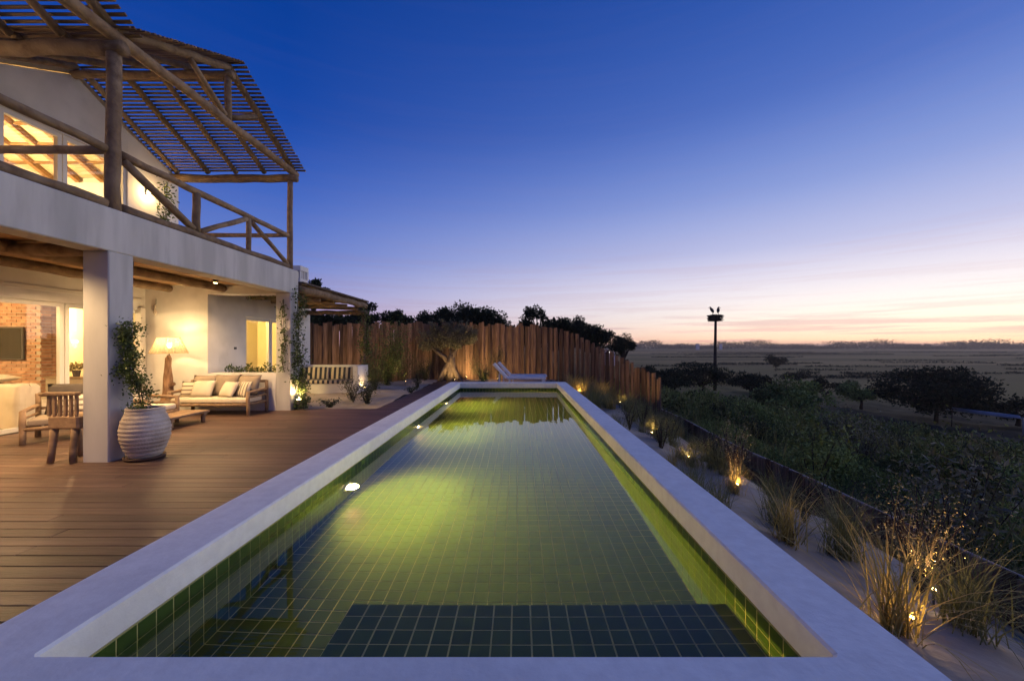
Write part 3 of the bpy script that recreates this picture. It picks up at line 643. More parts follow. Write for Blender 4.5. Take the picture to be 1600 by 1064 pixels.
# ------------------------------------------------------------------ ribbed pot with climber by the near column
pc = (-5.30, 5.66)
vase = thing('ribbed_pot', 'large round ribbed pale clay pot beside the white column', 'pot', (pc[0], pc[1], 0))
prof = [(.15,.03),(.185,.05)]
K = 70
for i in range(K+1):
    a = i/K; z = .06+.63*a; r_ = np.interp(a, [0,.15,.38,.6,.8,.93,1], [.185,.225,.27,.276,.25,.215,.205])+.009*abs(math.sin(a*math.pi*11))
    prof.append((float(r_), z))
prof += [(.217,.705),(.212,.725),(.185,.725),(.175,.68),(.17,.64)]
MB().lathe(prof, (pc[0],pc[1],0), 40).build('body', 'clay', vase, smooth=True)
MB().lathe([(.18,.0),(.225,.012),(.235,.045),(.222,.045),(.21,.03)], (pc[0]-.005,pc[1],.002), 32).build('saucer', 'saucer', vase, smooth=True)
tag(vine('pot_climber', 'dark leafy climber growing from the ribbed pot up the column', [(pc[0]-.05,pc[1]+.02,.66),(pc[0]-.12,pc[1]+.03,1.0),(pc[0]-.2,pc[1],1.3),(pc[0]-.24,pc[1],1.6),(pc[0]-.26,pc[1],1.93)], 3200, .10, .025, .055, cat='plant', dens=.9))
# ------------------------------------------------------------------ terrace furniture
lampo = thing('floor_lamp', 'floor lamp with driftwood trunk and open woven shade, lit beside the sofa', 'lamp', (-8.22, 9.32, 0))
q = MB(); x, yy = -8.22, 9.32
q.tube([(x-.06,yy,0),(x-.04,yy,.2),(x-.0,yy+.01,.5),(x+.03,yy,.85),(x+.02,yy,1.12),(x+.04,yy,1.3),(x+.05,yy,1.38)], [.13,.11,.10,.085,.07,.045,.025], 11)
q.log((x+.04,yy,.62),(x+.19,yy-.02,.74),.05,.02,7,3,.3); q.log((x-.05,yy,.3),(x+.16,yy-.05,.05),.07,.05,7,3,.3)
bm_ = q; bm_.v = [(a+random.uniform(-.022,.022), b+random.uniform(-.022,.022), c) for a, b, c in bm_.v]
bm_.build('driftwood_trunk', 'drift', lampo, smooth=True)
q = MB()
for k in range(30):
    a = 2*math.pi*k/30; q.tube([(x+.04+.36*math.cos(a), yy+.36*math.sin(a), 1.42),(x+.04+.205*math.cos(a), yy+.205*math.sin(a), 1.79)], .0032, 4)
for z in (1.42,1.49,1.56,1.63,1.70,1.79):
    r_ = np.interp(z, [1.42,1.79], [.36,.205]); q.tube([(x+.04+r_*math.cos(2*math.pi*k/28), yy+r_*math.sin(2*math.pi*k/28), z) for k in range(29)], .005 if z in (1.42,1.79) else .003, 4, False)
sh_ = q.build('shade', 'shade', lampo)
cn = MB(); nn = 36
cn.add([(x+.04+r_*math.cos(2*math.pi*k/nn), yy+r_*math.sin(2*math.pi*k/nn), z) for r_, z in ((.357,1.422),(.203,1.788),(.200,1.788),(.354,1.422)) for k in range(nn)], [(a*nn+k, a*nn+(k+1)%nn, ((a+1)%4)*nn+(k+1)%nn, ((a+1)%4)*nn+k) for a in range(4) for k in range(nn)])
cn.build('shade_cloth', 'cloth', sh_, smooth=True)
MB().tube([(x+.05,yy,1.36),(x+.05,yy,1.54)], .014, 8).build('stem', 'metal', lampo)
MB().lathe([(.012,0),(.035,.03),(.045,.07),(.035,.11),(.008,.125)], (x+.05,yy,1.54), 14).build('bulb', 'bulb', lampo, smooth=True)
light('floor_lamp_glow', lampo, (x+.05, yy-.001, 1.69), 52, (1,.66,.3), size=.05)

def rustic_seat(name, label, cat, loc, rz, wd, dp=.72, seat='cream', h=.36):
    t_ = thing(name, label, cat, loc, rz)
    P_ = lambda a, b, r_: MB().log(a, b, r_, n=8).build('leg', 'furn', t_, smooth=True, local=True)
    for sx in (-1, 1):
        P_((sx*wd/2,-dp/2,0),(sx*wd/2,-dp/2,.54),.038); P_((sx*wd/2,dp/2,0),(sx*wd/2,dp/2,.76),.038)
        MB().log((sx*wd/2,-dp/2-.03,.53),(sx*wd/2,dp/2+.02,.56),.033,n=8).build('armrest','furn',t_,smooth=True,local=True)
        for z in (.27,.42): MB().log((sx*wd/2,-dp/2,z),(sx*wd/2,dp/2,z),.022,n=8).build('side_rail','furn',t_,smooth=True,local=True)
    for yy_, z, r_ in ((-dp/2,.25,.035),(dp/2,.25,.03),(dp/2,.74,.032),(dp/2,.50,.024)):
        MB().log((-wd/2,yy_,z),(wd/2,yy_,z),r_,n=8).build('rail','furn',t_,smooth=True,local=True)
    n_ = max(5, int(wd/.2))
    for k in range(n_):
        xx = -wd/2+wd*(k+.5)/n_; MB().box(xx-.035,xx+.035,-dp/2+.02,dp/2-.02,.272,.288).build('seat_slat','furn',t_,local=True)
    o = MB().box(-wd/2+.045,wd/2-.045,-dp/2-.02,dp/2-.1,.292,.292+.11).build('seat_cushion', seat, t_, local=True, bevel=.03, smooth=True)
    return t_
sofa = rustic_seat('rustic_sofa', 'rustic branch framed sofa with cream cushions against the end wall', 'sofa', (-7.04, 9.38, 0), 0, 1.80, .66)
def cush(c, sx, sy, sz, mat, label, tilt=72, rz=0, name='cushion'):
    M_ = MB().cushion((0,0,0), sx, sy, sz, R(tilt), rz); o = M_.build(name, mat, smooth=True, weld=True); o.location = c; return tag(o, label, 'cushion')
cush((-7.55,9.56,.65), .58,.50,.19,'taupe','taupe back cushion of the branch sofa beside the floor lamp')
cush((-7.02,9.56,.65), .58,.52,.19,'taupe','taupe back cushion in the middle of the branch sofa')
cush((-6.48,9.56,.66), .58,.50,.19,'taupe','taupe back cushion of the branch sofa beside the far column', rz=-.1)
cush((-7.40,9.34,.59), .50,.42,.15,'cream','plain cream pillow on the lamp side of the branch sofa', 66, .06)
cush((-6.78,9.32,.58), .48,.40,.15,'cream','plain cream pillow tilted on the column side of the branch sofa', 62, -.35)
cush((-7.74,9.38,.58), .34,.38,.13,'pillowstripe','striped cream pillow in the lamp end of the branch sofa', 70, .3)
cush((-6.46,9.36,.58), .48,.40,.14,'pillowstripex','striped cream pillow in the column end of the branch sofa', 64, -.5)
arm = rustic_seat('rustic_armchair', 'rustic branch framed armchair with cream seat behind the ribbed pot', 'armchair', (-7.45, 7.95, 0), R(95), .74, .66)
cush((-7.62,7.95,.62), .46,.42,.14,'pillowstripe','striped pillow on the armchair behind the ribbed pot', 68, R(95))
arm2 = rustic_seat('rustic_armchair', 'rustic branch framed armchair with charcoal cushion in front of the glass doors', 'armchair', (-7.85, 6.95, 0), R(38), .86, .74, 'taupe')
cush((-8.05,7.18,.66), .62,.56,.17,'greyfab','charcoal back cushion on the armchair by the glass doors', 70, R(38))
cush((-7.78,6.98,.58), .42,.38,.13,'pillowstripe','striped pillow in front of the charcoal cushion', 62, R(60))
lt = thing('low_table', 'low rustic wooden table in front of the branch sofa', 'table', (-6.92, 7.98, 0))
for k in range(6):
    xx = -7.27+k*.118; MB().box(xx, xx+.112, 7.48, 8.48, .19+random.uniform(-.002,.002), .235).build('plank', 'furn', lt, bevel=.005)
MB().box(-7.25,-6.58,7.55,7.62,.145,.188).build('rail','furn',lt); MB().box(-7.25,-6.58,8.34,8.41,.145,.188).build('rail','furn',lt)
for xx in (-7.2,-6.63):
    for yy in (7.585,8.375): MB().log((xx,yy,0),(xx,yy,.145),.035,.04,8,3).build('leg','furn',lt,smooth=True)
ch_ = thing('rustic_chair', 'rustic wooden chair with thick slab seat and low slatted back beside the near column', 'chair', (-6.2, 5.62, 0))
MB().box(-6.42,-6.0,5.42,5.80,.46,.64).build('seat','furn',ch_,bevel=.02)
for sx, sy in ((-6.37,5.47),(-6.09,5.47),(-6.37,5.75),(-6.09,5.75)):
    MB().log((sx,sy,.47),(sx+(.03 if sx > -6.2 else .0),sy+(-.05 if sy < 5.6 else .05),0),.045,.036,8,3).build('leg','furn',ch_,smooth=True)
MB().box(-6.47,-6.0,5.40,5.47,.92,.965).build('top_rail','furn',ch_,bevel=.008)
for k in range(6):
    xx = -6.43+k*.075; MB().box(xx,xx+.04,5.425,5.455,.641,.919).build('back_slat','furn',ch_,bevel=.004)
orn = thing('wall_ornament', 'small hanging ornament on the lit wall left of the floor lamp', 'ornament', (-8.92, 9.8, 2.5))
MB().tube([(-8.92,9.805,2.75),(-8.92,9.805,2.62)], .004, 4).build('cord','metal',orn); MB().lathe([(.01,0),(.035,.05),(.03,.12),(.012,.18),(.03,.22),(.008,.28)], (-8.92,9.775,2.35), 10).build('body','clay',orn,smooth=True)
# plants along the low wall
for k, (xx, hh) in enumerate(((-7.45,.26),(-7.2,.22),(-6.98,.28),(-6.72,.22),(-6.5,.32),(-6.28,.24),(-6.1,.55))):
    C = ball(110, (.13,.1,hh*.55), (xx,10.3,.86+hh*.35)); V, F = leaves(C, .05, .11, .35, .6)
    o = npmesh('foliage', V, F, 'vine'); o.name = 'sill_plant'
    tag(o, 'tall sill plant beside the far column behind the low wall' if k == 6 else 'small dark plant behind the low wall, '+('first','second','third','fourth','fifth','sixth','')[k]+' from the lamp wall', 'plant', None if k == 6 else 'plants behind the low wall')

# downlights in the terrace ceiling
for k, (xx, yy, p_) in enumerate(((-6.68,8.78,260),(-6.68,6.85,330),(-6.68,4.5,400),(-8.0,7.6,260),(-8.0,4.6,280),(-6.9,2.2,60))):
    t_ = thing('downlight', 'small round ceiling downlight above the rustic sofa end of the terrace' if k == 0 else 'small round terrace ceiling downlight '+('', 'above the low table', 'above the rustic slab chair', 'above the rustic armchairs', 'above the glass doors before the chair', 'above the first column of the house')[k], 'lamp', (xx,yy,3.08), group=None if k == 0 else 'terrace downlights')
    MB().lathe([(.045,0),(.05,-.02),(.05,-.10),(.042,-.10)], (xx,yy,3.083), 16).build('housing','metal',t_); MB().lathe([(.001,0),(.036,0),(.036,.004),(.001,.004)], (xx,yy,2.976), 14).build('lens','lens',t_)
    light('downlight_glow', t_, (xx,yy,2.965), p_, (1,.63,.29), 'SPOT', .04, 150, .5, (0,0,-1))

# ------------------------------------------------------------------ porch roof, bench
por = thing('porch_roof', 'low log porch roof between the house and the plank fence', 'porch', (-6.6, 12.4, 2.7))
pl = lambda nm, a, b, r_: MB().log(a, b, r_).build(nm, 'log', por, smooth=True)
pl('eave_log', (-5.62,10.2,3.06), (-5.62,14.6,3.05), .105)
pl('end_beam', (-7.68,14.48,2.80), (-5.5,14.48,2.80), .085); pl('post', (-5.64,14.5,-.1), (-5.64,14.5,2.72), .08)
for yy in (10.6,11.5,12.4,13.3,14.2): pl('rafter', (-7.68,yy,2.98), (-5.73,yy,2.92), .065)
for k in range(30):
    yy = 10.2+k*.149; MB().box(-7.69,-5.56,yy,yy+.142,3.166,3.19).build('roof_board','slat',por)
MB().box(-7.69,-5.5,10.2,14.68,3.192,3.235).build('roof_covering','roofing',por)
ben = thing('masonry_bench', 'white plastered built-in bench below the porch beam', 'bench', (-6.6, 13.9, 0))
MB().box(-7.69,-5.62,13.5,14.2,-.1,.30).build('base','plaster',ben,bevel=.012); MB().box(-7.69,-5.62,14.201,14.42,-.1,.91).build('back','plaster',ben,bevel=.012); MB().box(-5.618,-5.44,13.5,14.42,-.1,.91).build('arm','plaster',ben,bevel=.012)
def stripebox(xa, xb, ya, yb, za, zb, label):
    o = MB().box(-(xb-xa)/2,(xb-xa)/2,-(yb-ya)/2,(yb-ya)/2,-(zb-za)/2,(zb-za)/2).build('bench_cushion','navy',bevel=.045,smooth=True); o.location = ((xa+xb)/2,(ya+yb)/2,(za+zb)/2); return tag(o, label, 'cushion')
stripebox(-7.66,-5.64,13.47,14.0,.303,.43,'long striped seat cushion on the white masonry bench')
o = stripebox(-7.64,-6.68,14.0,14.17,.41,.84,'striped back cushion on the bench end against the house wall'); o.rotation_euler.x = R(-8)
o = stripebox(-6.64,-5.68,14.0,14.17,.41,.84,'striped back cushion on the bench end beside its arm'); o.rotation_euler.x = R(-8)

# ------------------------------------------------------------------ lamps at ground level
def garden_spot(label, loc, power, aim=(0,0,1), spot=130, h=.10, group=None, color=(1,.62,.24), scale=1):
    x, yy, z = loc; t_ = thing('garden_spotlight', label, 'lamp', loc, group=group)
    MB().tube([(x,yy,z-.06),(x,yy,z+h)], .008, 6).build('stake','metal',t_)
    a = Vector(aim).normalized(); p = Vector((x,yy,z+h))
    MB().tube([p, p+a*.055*scale], .026*scale, 10).build('head','metal',t_); MB().tube([p+a*.0555*scale, p+a*.060*scale], .0225*scale, 10).build('lens','lens',t_)
    light('spot_glow', t_, p+a*.075*scale, power, color, 'SPOT', .02, spot, .5, a); return t_
up = garden_spot('column uplight glowing at the foot of the far column', (-5.45,9.9,0), 90, (-.12,.05,1), 120, .14, scale=2.2)
garden_spot('spotlight lighting the end of the masonry bench', (-5.3,13.75,0), 16, (-.3,.2,1), 140)
garden_spot('spotlight behind the trunk of the olive tree washing the fence', (-2.45,18.6,0), 130, (.5,.75,.9), 150)
garden_spot('spotlight left of the olive tree trunk', (-2.75,17.2,0), 75, (-.15,.7,1.0), 130)
garden_spot('spotlight in the yellow lit bush behind the pool end', (-1.45,16.9,0), 30, (.1,-.2,1), 160)
garden_spot('spotlight washing the fence behind the yellow lit bush', (-.9,17.6,0), 90, (.3,1,.75), 150)
garden_spot('spotlight in the bed in front of the plank fence beside the bench', (-6.6,15.6,0), 110, (0,1,.9), 150)
garden_spot('spotlight in the bed between bench and olive tree', (-4.6,16.2,0), 60, (.2,.6,1), 150)
garden_spot('spotlight among the tall dry grasses at the pool corner', (2.0,13.1,-.05), 24, (.2,.8,1), 150)
garden_spot('spotlight at the foot of the fence where it starts to descend', (3.3,13.0,-.4), 40, (.35,.5,1), 150)
for k, (x, yy, p_) in enumerate(((3.18,3.05,30),(2.74,4.98,18),(2.63,6.15,8),(2.63,7.85,12))):
    garden_spot(('spotlight glowing under the glittering shrub beside the big golden grass', 'spotlight glowing under the upright glittering shrub by the low fence', 'faint spotlight half hidden in the sand grasses', 'spotlight glowing under grasses near the tall fence end')[k], (x,yy,zs(x)), p_, (-.12,-.25,1), 165, .08, scale=.6)

garden_spot('spotlight hidden at the root of the big golden grass beside the coping', (2.50,2.52,zs(2.5)), 9, (-.5,-.25,1), 165, .05, scale=.5)
# ------------------------------------------------------------------ tall plank fence
tf = thing('plank_fence', 'tall fence of rough upright planks curving round the yard and down the slope', 'fence', (0, 18, 0))
path = np.array([(-11.5,16.2),(-9,16.9),(-6.5,17.9),(-4,19.1),(-1.6,19.85),(.2,19.85),(1.6,19.2),(2.55,18.2),(3.35,16.9),(4.0,15.4),(4.5,14.0),(4.66,12.9)])
seg = np.linalg.norm(np.diff(path, axis=0), axis=1); cum = np.concatenate([[0], np.cumsum(seg)])
s_ = 0; k = 0
while s_ < cum[-1]-.1:
    wd = random.uniform(.115,.20); m_ = s_+wd/2
    x = np.interp(m_, cum, path[:,0]); yy = np.interp(m_, cum, path[:,1]); x2 = np.interp(m_+.05, cum, path[:,0]); y2 = np.interp(m_+.05, cum, path[:,1])
    a = math.atan2(y2-yy, x2-x)
    top = np.interp(m_, cum, [2.5,2.55,2.6,2.66,2.68,2.62,2.44,2.12,1.55,1.05,.72,.50])+random.uniform(-.12,.10)
    bot = min(-.1, zs(max(x,1.5))-.2)
    q = MB(); nseg = 4; v = []; t_ = random.uniform(.016,.024); ds = (.036 if k % 2 else -.036)+random.uniform(-.008,.008); wd2 = wd-.014 if k % 2 == 0 else wd+.045
    for i in range(nseg+1):
        z = bot+(top-bot)*i/nseg; jl = random.uniform(-.008,.008); jr = random.uniform(-.008,.008); tl = random.uniform(-.02,.02) if i == nseg else 0
        v += [(-wd2/2+jl,-t_+ds,z+tl),(wd2/2+jr,-t_+ds,z-tl),(wd2/2+jr,t_+ds,z-tl),(-wd2/2+jl,t_+ds,z+tl)]
    f = [(i*4+b, i*4+(b+1)%4, (i+1)*4+(b+1)%4, (i+1)*4+b) for i in range(nseg) for b in range(4)]+[(3,2,1,0),(nseg*4,nseg*4+1,nseg*4+2,nseg*4+3)]
    q.add(v, f); o = q.build('plank', 'fence', tf, local=True, bevel=.006); o.location = (x-0, yy-18, 0); o.rotation_euler = (random.uniform(-.004,.004), random.uniform(-.01,.01), a+random.uniform(-.01,.01))
    s_ += wd; k += 1
# low fence
lf = thing('low_stake_fence', 'low fence of thin dark stakes along the foot of the sand slope', 'fence', (4.5, 7, -1))
yy = 12.85; lfx = lambda y: 4.42+.22*max(0, (y-9)/4)**2+.04*math.sin(y*.8)
while yy > .2:
    wd = random.uniform(.075,.11); x = lfx(yy); h = -.42+.02*math.sin(yy*1.3)+random.uniform(-.025,.025)
    MB().box(x-.018, x+.018, yy-wd+.006, yy, -1.35, h).build('stake','fence',lf,bevel=.005); yy -= wd
MB().tube([(lfx(y)-.045, y, -.70) for y in np.linspace(12.7,.3,26)], .028, 6).build('rail','fence',lf,smooth=True)

MB().tube([(lfx(y)+.03, y, -.425+.02*math.sin(y*1.3)) for y in np.linspace(12.85,.3,60)], .013, 6).build('top_cord','clay',lf,smooth=True)
# ------------------------------------------------------------------ loungers
def lounger(label, x0, yc, gr=None):
    t_ = thing('sun_lounger', label, 'lounger', (x0, yc, -.06))
    MB().box(x0+.55,x0+2.0,yc-.33,yc+.33,.36,.43).build('seat','white',t_,bevel=.01)
    q = MB(); q.prism_x([(0,0)]*0 or [(yc-.33,0),(yc+.33,0),(yc+.33,.01),(yc-.33,.01)], 0, 1); q = MB()
    v = [(x0+.52,yc-.33,.36),(x0+.52,yc+.33,.36),(x0+.58,yc+.33,.43),(x0+.58,yc-.33,.43),(x0+.02,yc-.33,.90),(x0+.02,yc+.33,.90),(x0+.09,yc+.33,.95),(x0+.09,yc-.33,.95)]
    q.add(v, [(0,1,2,3),(4,7,6,5),(0,4,5,1),(1,5,6,2),(2,6,7,3),(3,7,4,0)]); q.build('backrest','white',t_,bevel=.008)
    for x in (x0+.65,x0+1.9):
        for y_ in (yc-.28,yc+.28): MB().box(x-.03,x+.03,y_-.03,y_+.03,-.08,.359).build('leg','white',t_)
    MB().box(x0+.25,x0+.29,yc-.25,yc+.25,-.08,.56).build('back_support','white',t_)
lounger('white sun lounger with raised back, the one closer to the pool end', -.98, 15.0)
lounger('white sun lounger with raised back, the one closer to the plank fence', -.86, 16.1)

# ------------------------------------------------------------------ olive tree and shrubs
ol = thing('olive_tree', 'old olive tree with split gnarled trunk in front of the plank fence', 'tree', (-3.15, 18.2, -.05))
bx_, by_ = -3.15, 18.2; q = MB()
def limb(pts, r0, r1, n=9):
    m_ = len(pts); q.tube(pts, [r0+(r1-r0)*i/(m_-1)+random.uniform(-.1,.1)*r0*.4 for i in range(m_)], n)
limb([(bx_-.55,by_-.1,-.1),(bx_-.42,by_-.05,.25),(bx_-.2,by_,.6),(bx_+.02,by_,.95),(bx_+.1,by_,1.35)], .16,.17)
limb([(bx_+.65,by_-.1,-.1),(bx_+.42,by_-.05,.3),(bx_+.22,by_,.62),(bx_+.12,by_,1.0),(bx_+.14,by_,1.4)], .13,.18)
limb([(bx_+.02,by_+.1,-.1),(bx_+.06,by_+.05,.5),(bx_+.1,by_,1.1)], .24,.17)
limb([(bx_+.0,by_,.85),(bx_-.28,by_,1.25),(bx_-.6,by_-.05,1.5),(bx_-.95,by_,1.75),(bx_-1.1,by_,2.1)], .13,.05)
limb([(bx_+.12,by_,1.2),(bx_+.3,by_+.05,1.6),(bx_+.55,by_,1.95),(bx_+.9,by_,2.2)], .16,.05)
limb([(bx_+.12,by_,1.25),(bx_+.0,by_+.1,1.7),(bx_-.1,by_+.1,2.3)], .12,.05)
q.v = [(a+random.uniform(-.035,.035), b+random.uniform(-.035,.035), c+random.uniform(-.02,.02)) for a, b, c in q.v]
q.v = [(bx_+(a-bx_)*.82,b,-.05+(c+.05)*.86) for a, b, c in q.v]; q.build('trunk','bark',ol,smooth=True)
Cs = []
for cx, cy_, cz, r_ in ((-1.1,0,2.2,.6),(-.7,.1,1.95,.55),(-1.35,-.1,1.85,.4),(-.25,.1,2.45,.55),(.3,0,2.35,.6),(.75,0,2.25,.55),(1.15,.05,2.2,.45),(.1,-.2,2.05,.5),(.6,.1,2.7,.35),(-.8,.1,2.65,.35),(-.1,.1,2.85,.3),(1.3,0,2.5,.25),(.45,-.2,1.95,.4)):
    Cs.append(ball(800, (r_,r_*.9,r_*.72), (bx_+cx,by_+cy_,cz)))
    for s in range(5):
        a = random.uniform(0,6.28); e0 = np.array([bx_+cx+r_*.8*math.cos(a), by_+cy_+r_*.6*math.sin(a), cz+r_*.35]); tt = RNG.random((30,1))
        Cs.append(e0+tt*np.array([.2*math.cos(a),.1*math.sin(a),.32])+RNG.normal(0,.035,(30,3)))
Cs = np.concatenate(Cs); Cs[:,2] = Cs[:,2]*.86; Cs[:,0] = bx_+(Cs[:,0]-bx_)*.80; V, F = leaves(Cs, .06, .12, .34, .25); npmesh('crown', V, F, 'olive', ol, local=False)

def shrub(label, loc, r, n_, mat='shrubleaf', lo=.03, hi=.07, name='shrub', group=None, up=.5, asp=.4, stems=7):
    x, yy, z = loc; t_ = thing(name, label, 'shrub', loc, group=group); q = MB(); C = []
    for k in range(stems):
        a = random.uniform(0,6.28); rr = random.uniform(.3,.9); tip = Vector((x+math.cos(a)*r[0]*rr, yy+math.sin(a)*r[1]*rr, z+r[2]*2*random.uniform(.6,1)))
        b0 = Vector((x,yy,z-.02)); mid = b0.lerp(tip,.5)+Vector((random.uniform(-.05,.05),random.uniform(-.05,.05),.05)); q.tube([b0,mid,tip], [.012,.008,.003], 5)
        m_ = n_//stems; tt = RNG.random(m_)**.7; P0 = np.array(b0); P1 = np.array(mid); P2 = np.array(tip); tt = tt[:,None]
        C.append((1-tt)**2*P0+2*tt*(1-tt)*P1+tt**2*P2+RNG.normal(0,1,(m_,3))*np.array(r)*.22*(.35+tt))
    q.build('stems','darkbark',t_,smooth=True); C = np.concatenate(C); C[:,2] = np.maximum(C[:,2], z+.01)
    V, F = leaves(C, lo, hi, asp, up); npmesh('foliage', V, F, mat, t_, local=False); return t_
shrub('twiggy grey shrub in the sand in front of the masonry bench', (-4.85,11.7,-.04), (.42,.35,.38), 900, 'olive')
shrub('dark bushy shrub in the sand at the corner of the deck', (-4.25,11.2,-.04), (.28,.28,.34), 1000)
shrub('low dark plant creeping beside the column uplight', (-5.0,10.55,-.04), (.3,.18,.11), 350)
shrub('dark shrub beside the deck path in front of the olive tree', (-3.85,15.2,-.04), (.32,.3,.36), 900)
shrub('low dark plant at the edge of the deck path', (-3.75,13.9,-.04), (.28,.25,.1), 300)
shrub('lit shrub growing round the bench end', (-5.1,14.2,-.04), (.3,.3,.5), 900, 'vine')
shrub('yellow green bush glowing from its own spotlight behind the pool end', (-1.45,16.75,-.06), (.35,.3,.36), 1300, 'vine')
shrub('loose dark shrub between the olive tree and the loungers', (-1.7,18.6,-.06), (.8,.4,.75), 1500)
shrub('tall dark shrub against the fence behind the lounger backs', (-.9,19.0,-.06), (.6,.3,.8), 1300)
shrub('dark climbing shrub on the fence left of the olive tree', (-5.2,17.9,-.05), (.7,.3,.75), 1600)
shrub('dark shrub at the fence foot left of the olive trunk', (-4.3,18.5,-.05), (.5,.3,.6), 1300)
shrub('dark shrub at the fence behind the porch post', (-6.3,17.2,-.05), (.8,.3,.65), 1400)
sh = shrub('airy tree sapling rising above the fence beside the porch post', (-5.5,16.6,-.05), (1.0,.6,1.2), 4200, 'vine', .05, .1)

# ------------------------------------------------------------------ grasses on the sand slope
def blades(n_, lmin, lmax, spread, tmin, tmax, width, seed):
    rng = np.random.default_rng(seed); S = 6
    az = rng.uniform(0, 2*np.pi, n_); tilt = rng.uniform(tmin, tmax, n_)*rng.random(n_)**.6; ln = rng.uniform(lmin, lmax, n_); droop = rng.uniform(.3, 1.25, n_)
    b0 = rng.normal(0, spread, (n_,2)); h = np.stack([np.cos(az), np.sin(az)],1); side = np.stack([-np.sin(az), np.cos(az), np.zeros(n_)],1)
    p = np.concatenate([b0, np.zeros((n_,1))],1); th = tilt.copy(); V = []
    for s in range(S+1):
        wd = (width*(1-(s/S)**1.6)+.0006)*rng.uniform(.7,1.2,n_)
        V.append(np.stack([p-side*wd[:,None], p+side*wd[:,None]],1))
        st = (ln/S)[:,None]; p = p+np.concatenate([h*np.sin(th)[:,None], np.cos(th)[:,None]],1)*st; th = th+droop/S*(1+.8*s/S)
    V = np.stack(V,1).reshape(-1,3); F = []
    b = (np.arange(n_)*(S+1)*2)[:,None]
    for s in range(S): F.append(b+np.array([[2*s,2*s+1,2*s+3,2*s+2]]))
    return V, np.concatenate(F)
gm = []
for k, (n_, a, b, sp, t0, t1, wd, mt) in enumerate(((120,.4,.95,.055,.05,1.15,.0042,'grass'),(150,.35,.8,.07,.05,1.1,.0036,'grassd'),(130,.25,.6,.06,.05,.9,.0032,'grassd'),(120,.25,.6,.05,.05,.8,.0032,'grass'),(150,.4,.9,.08,.05,.9,.0036,'grassd'))):
    V, F = blades(n_, a, b, sp, t0, t1, wd, 40+k); o = npmesh('grass_blades', V, F, mt); gm.append(o.data); bpy.data.objects.remove(o)
def clump(x, yy, kind, sc, label, group=None):
    o = bpy.data.objects.new('grass_clump', gm[kind]); COL.objects.link(o); o.location = (x, yy, zs(x)+float(dune(x,yy))*min(1,max(0,x-1.4))-.02 if yy < 12.9 or x > 1.6 else -.06)
    o.rotation_euler = (0,0,random.uniform(0,6.28)); o.scale = (sc,sc,sc*random.uniform(.9,1.1)); return tag(o, label, 'grass', group)
clump(2.30, 2.42, 0, 1.0, 'big golden grass clump beside the coping under the largest spotlight')
clump(2.42, 3.62, 0, .92, 'golden arching grass clump leaning over the coping')
clump(2.85, 2.55, 1, .95, 'green brown grass clump right behind the big golden one')
clump(3.05, 3.75, 1, 1.1, 'broad dark grass clump in front of the low stake fence')
clump(3.6, 2.6, 1, 1.0, 'drooping dry grass clump low on the sand near the stake fence')
clump(3.25, 2.05, 1, 1.0, 'dry grass clump low on the sand before the stake fence corner')
clump(3.75, 3.3, 4, .9, 'tall wispy grass clump right against the stake fence by the glittering shrub')
clump(2.75, 4.2, 2, 1.0, 'small tuft between the two glittering shrubs')
spots = []
tries = 0
while len(spots) < 74 and tries < 9000:
    tries += 1; yy = random.uniform(4.0, 15.5); x = random.uniform(1.75, 4.25)
    if yy > 12.9 and x > np.interp(yy, [12.9,15.4,16.9], [4.4,3.7,3.0]): continue
    if min([math.hypot(x-a, yy-b) for a, b in spots]+[9]) < .27: continue
    if math.hypot(x-2.74, yy-4.98) < .3 and yy < 4.9: continue
    spots.append((x,yy))
used = {}
def grass_label(x, yy, kd):
    look = {1: 'broad arching grass clump', 2: 'short green brown grass tuft', 3: 'short golden grass tuft', 4: 'tall upright grass clump'}[kd]
    side = 'close to the coping' if x < 2.45 else 'by the low fence' if x > 3.4 else 'amid the sand strip'
    marks = [((2.74,4.98), 'the upright glittering shrub'), ((2.63,6.15), 'the faint spotlight'), ((2.63,7.85), 'the last sand spotlight'), ((2.4,9.6), 'the long dark grasses'), ((3.4,11.3), 'the tall fence end'), ((2.0,13.3), 'the far pool corner'), ((3.2,15.2), 'the plank fence bend')]
    nm = min(marks, key=lambda m: math.hypot(m[0][0]-x, m[0][1]-yy))[1]
    return look+' '+side+' beside '+nm
for x, yy in spots:
    kd = random.choice((1,1,2,2,3,4)); clump(x, yy, kd, random.uniform(.6,.95)+(.25 if yy > 10 else 0), grass_label(x, yy, kd), 'dune grass clumps')
for (x, yy), lb in zip(((1.8,13.2),(2.2,13.5),(2.6,13.3),(1.95,13.9),(2.4,14.2),(2.9,13.9)), ('touching the far pool corner', 'second out from the far pool corner', 'third out from the far pool corner', 'behind the one touching the far pool corner', 'behind the second one from the pool corner', 'closest to the bend of the plank fence')): clump(x, yy, 0, 1.15, 'tall golden grass clump '+lb, 'golden grasses at the pool corner')
shrub('glittering small leaved shrub over the largest garden spotlight', (3.25,3.22,zs(3.25)), (.40,.38,.42), 1300, 'glint', .013, .025, up=.3, asp=.55, stems=16)
shrub('upright glittering shrub over a spotlight by the low fence', (2.80,5.15,zs(2.8)), (.22,.22,.42), 800, 'glint', .015, .028, up=.3, asp=.55, stems=12)
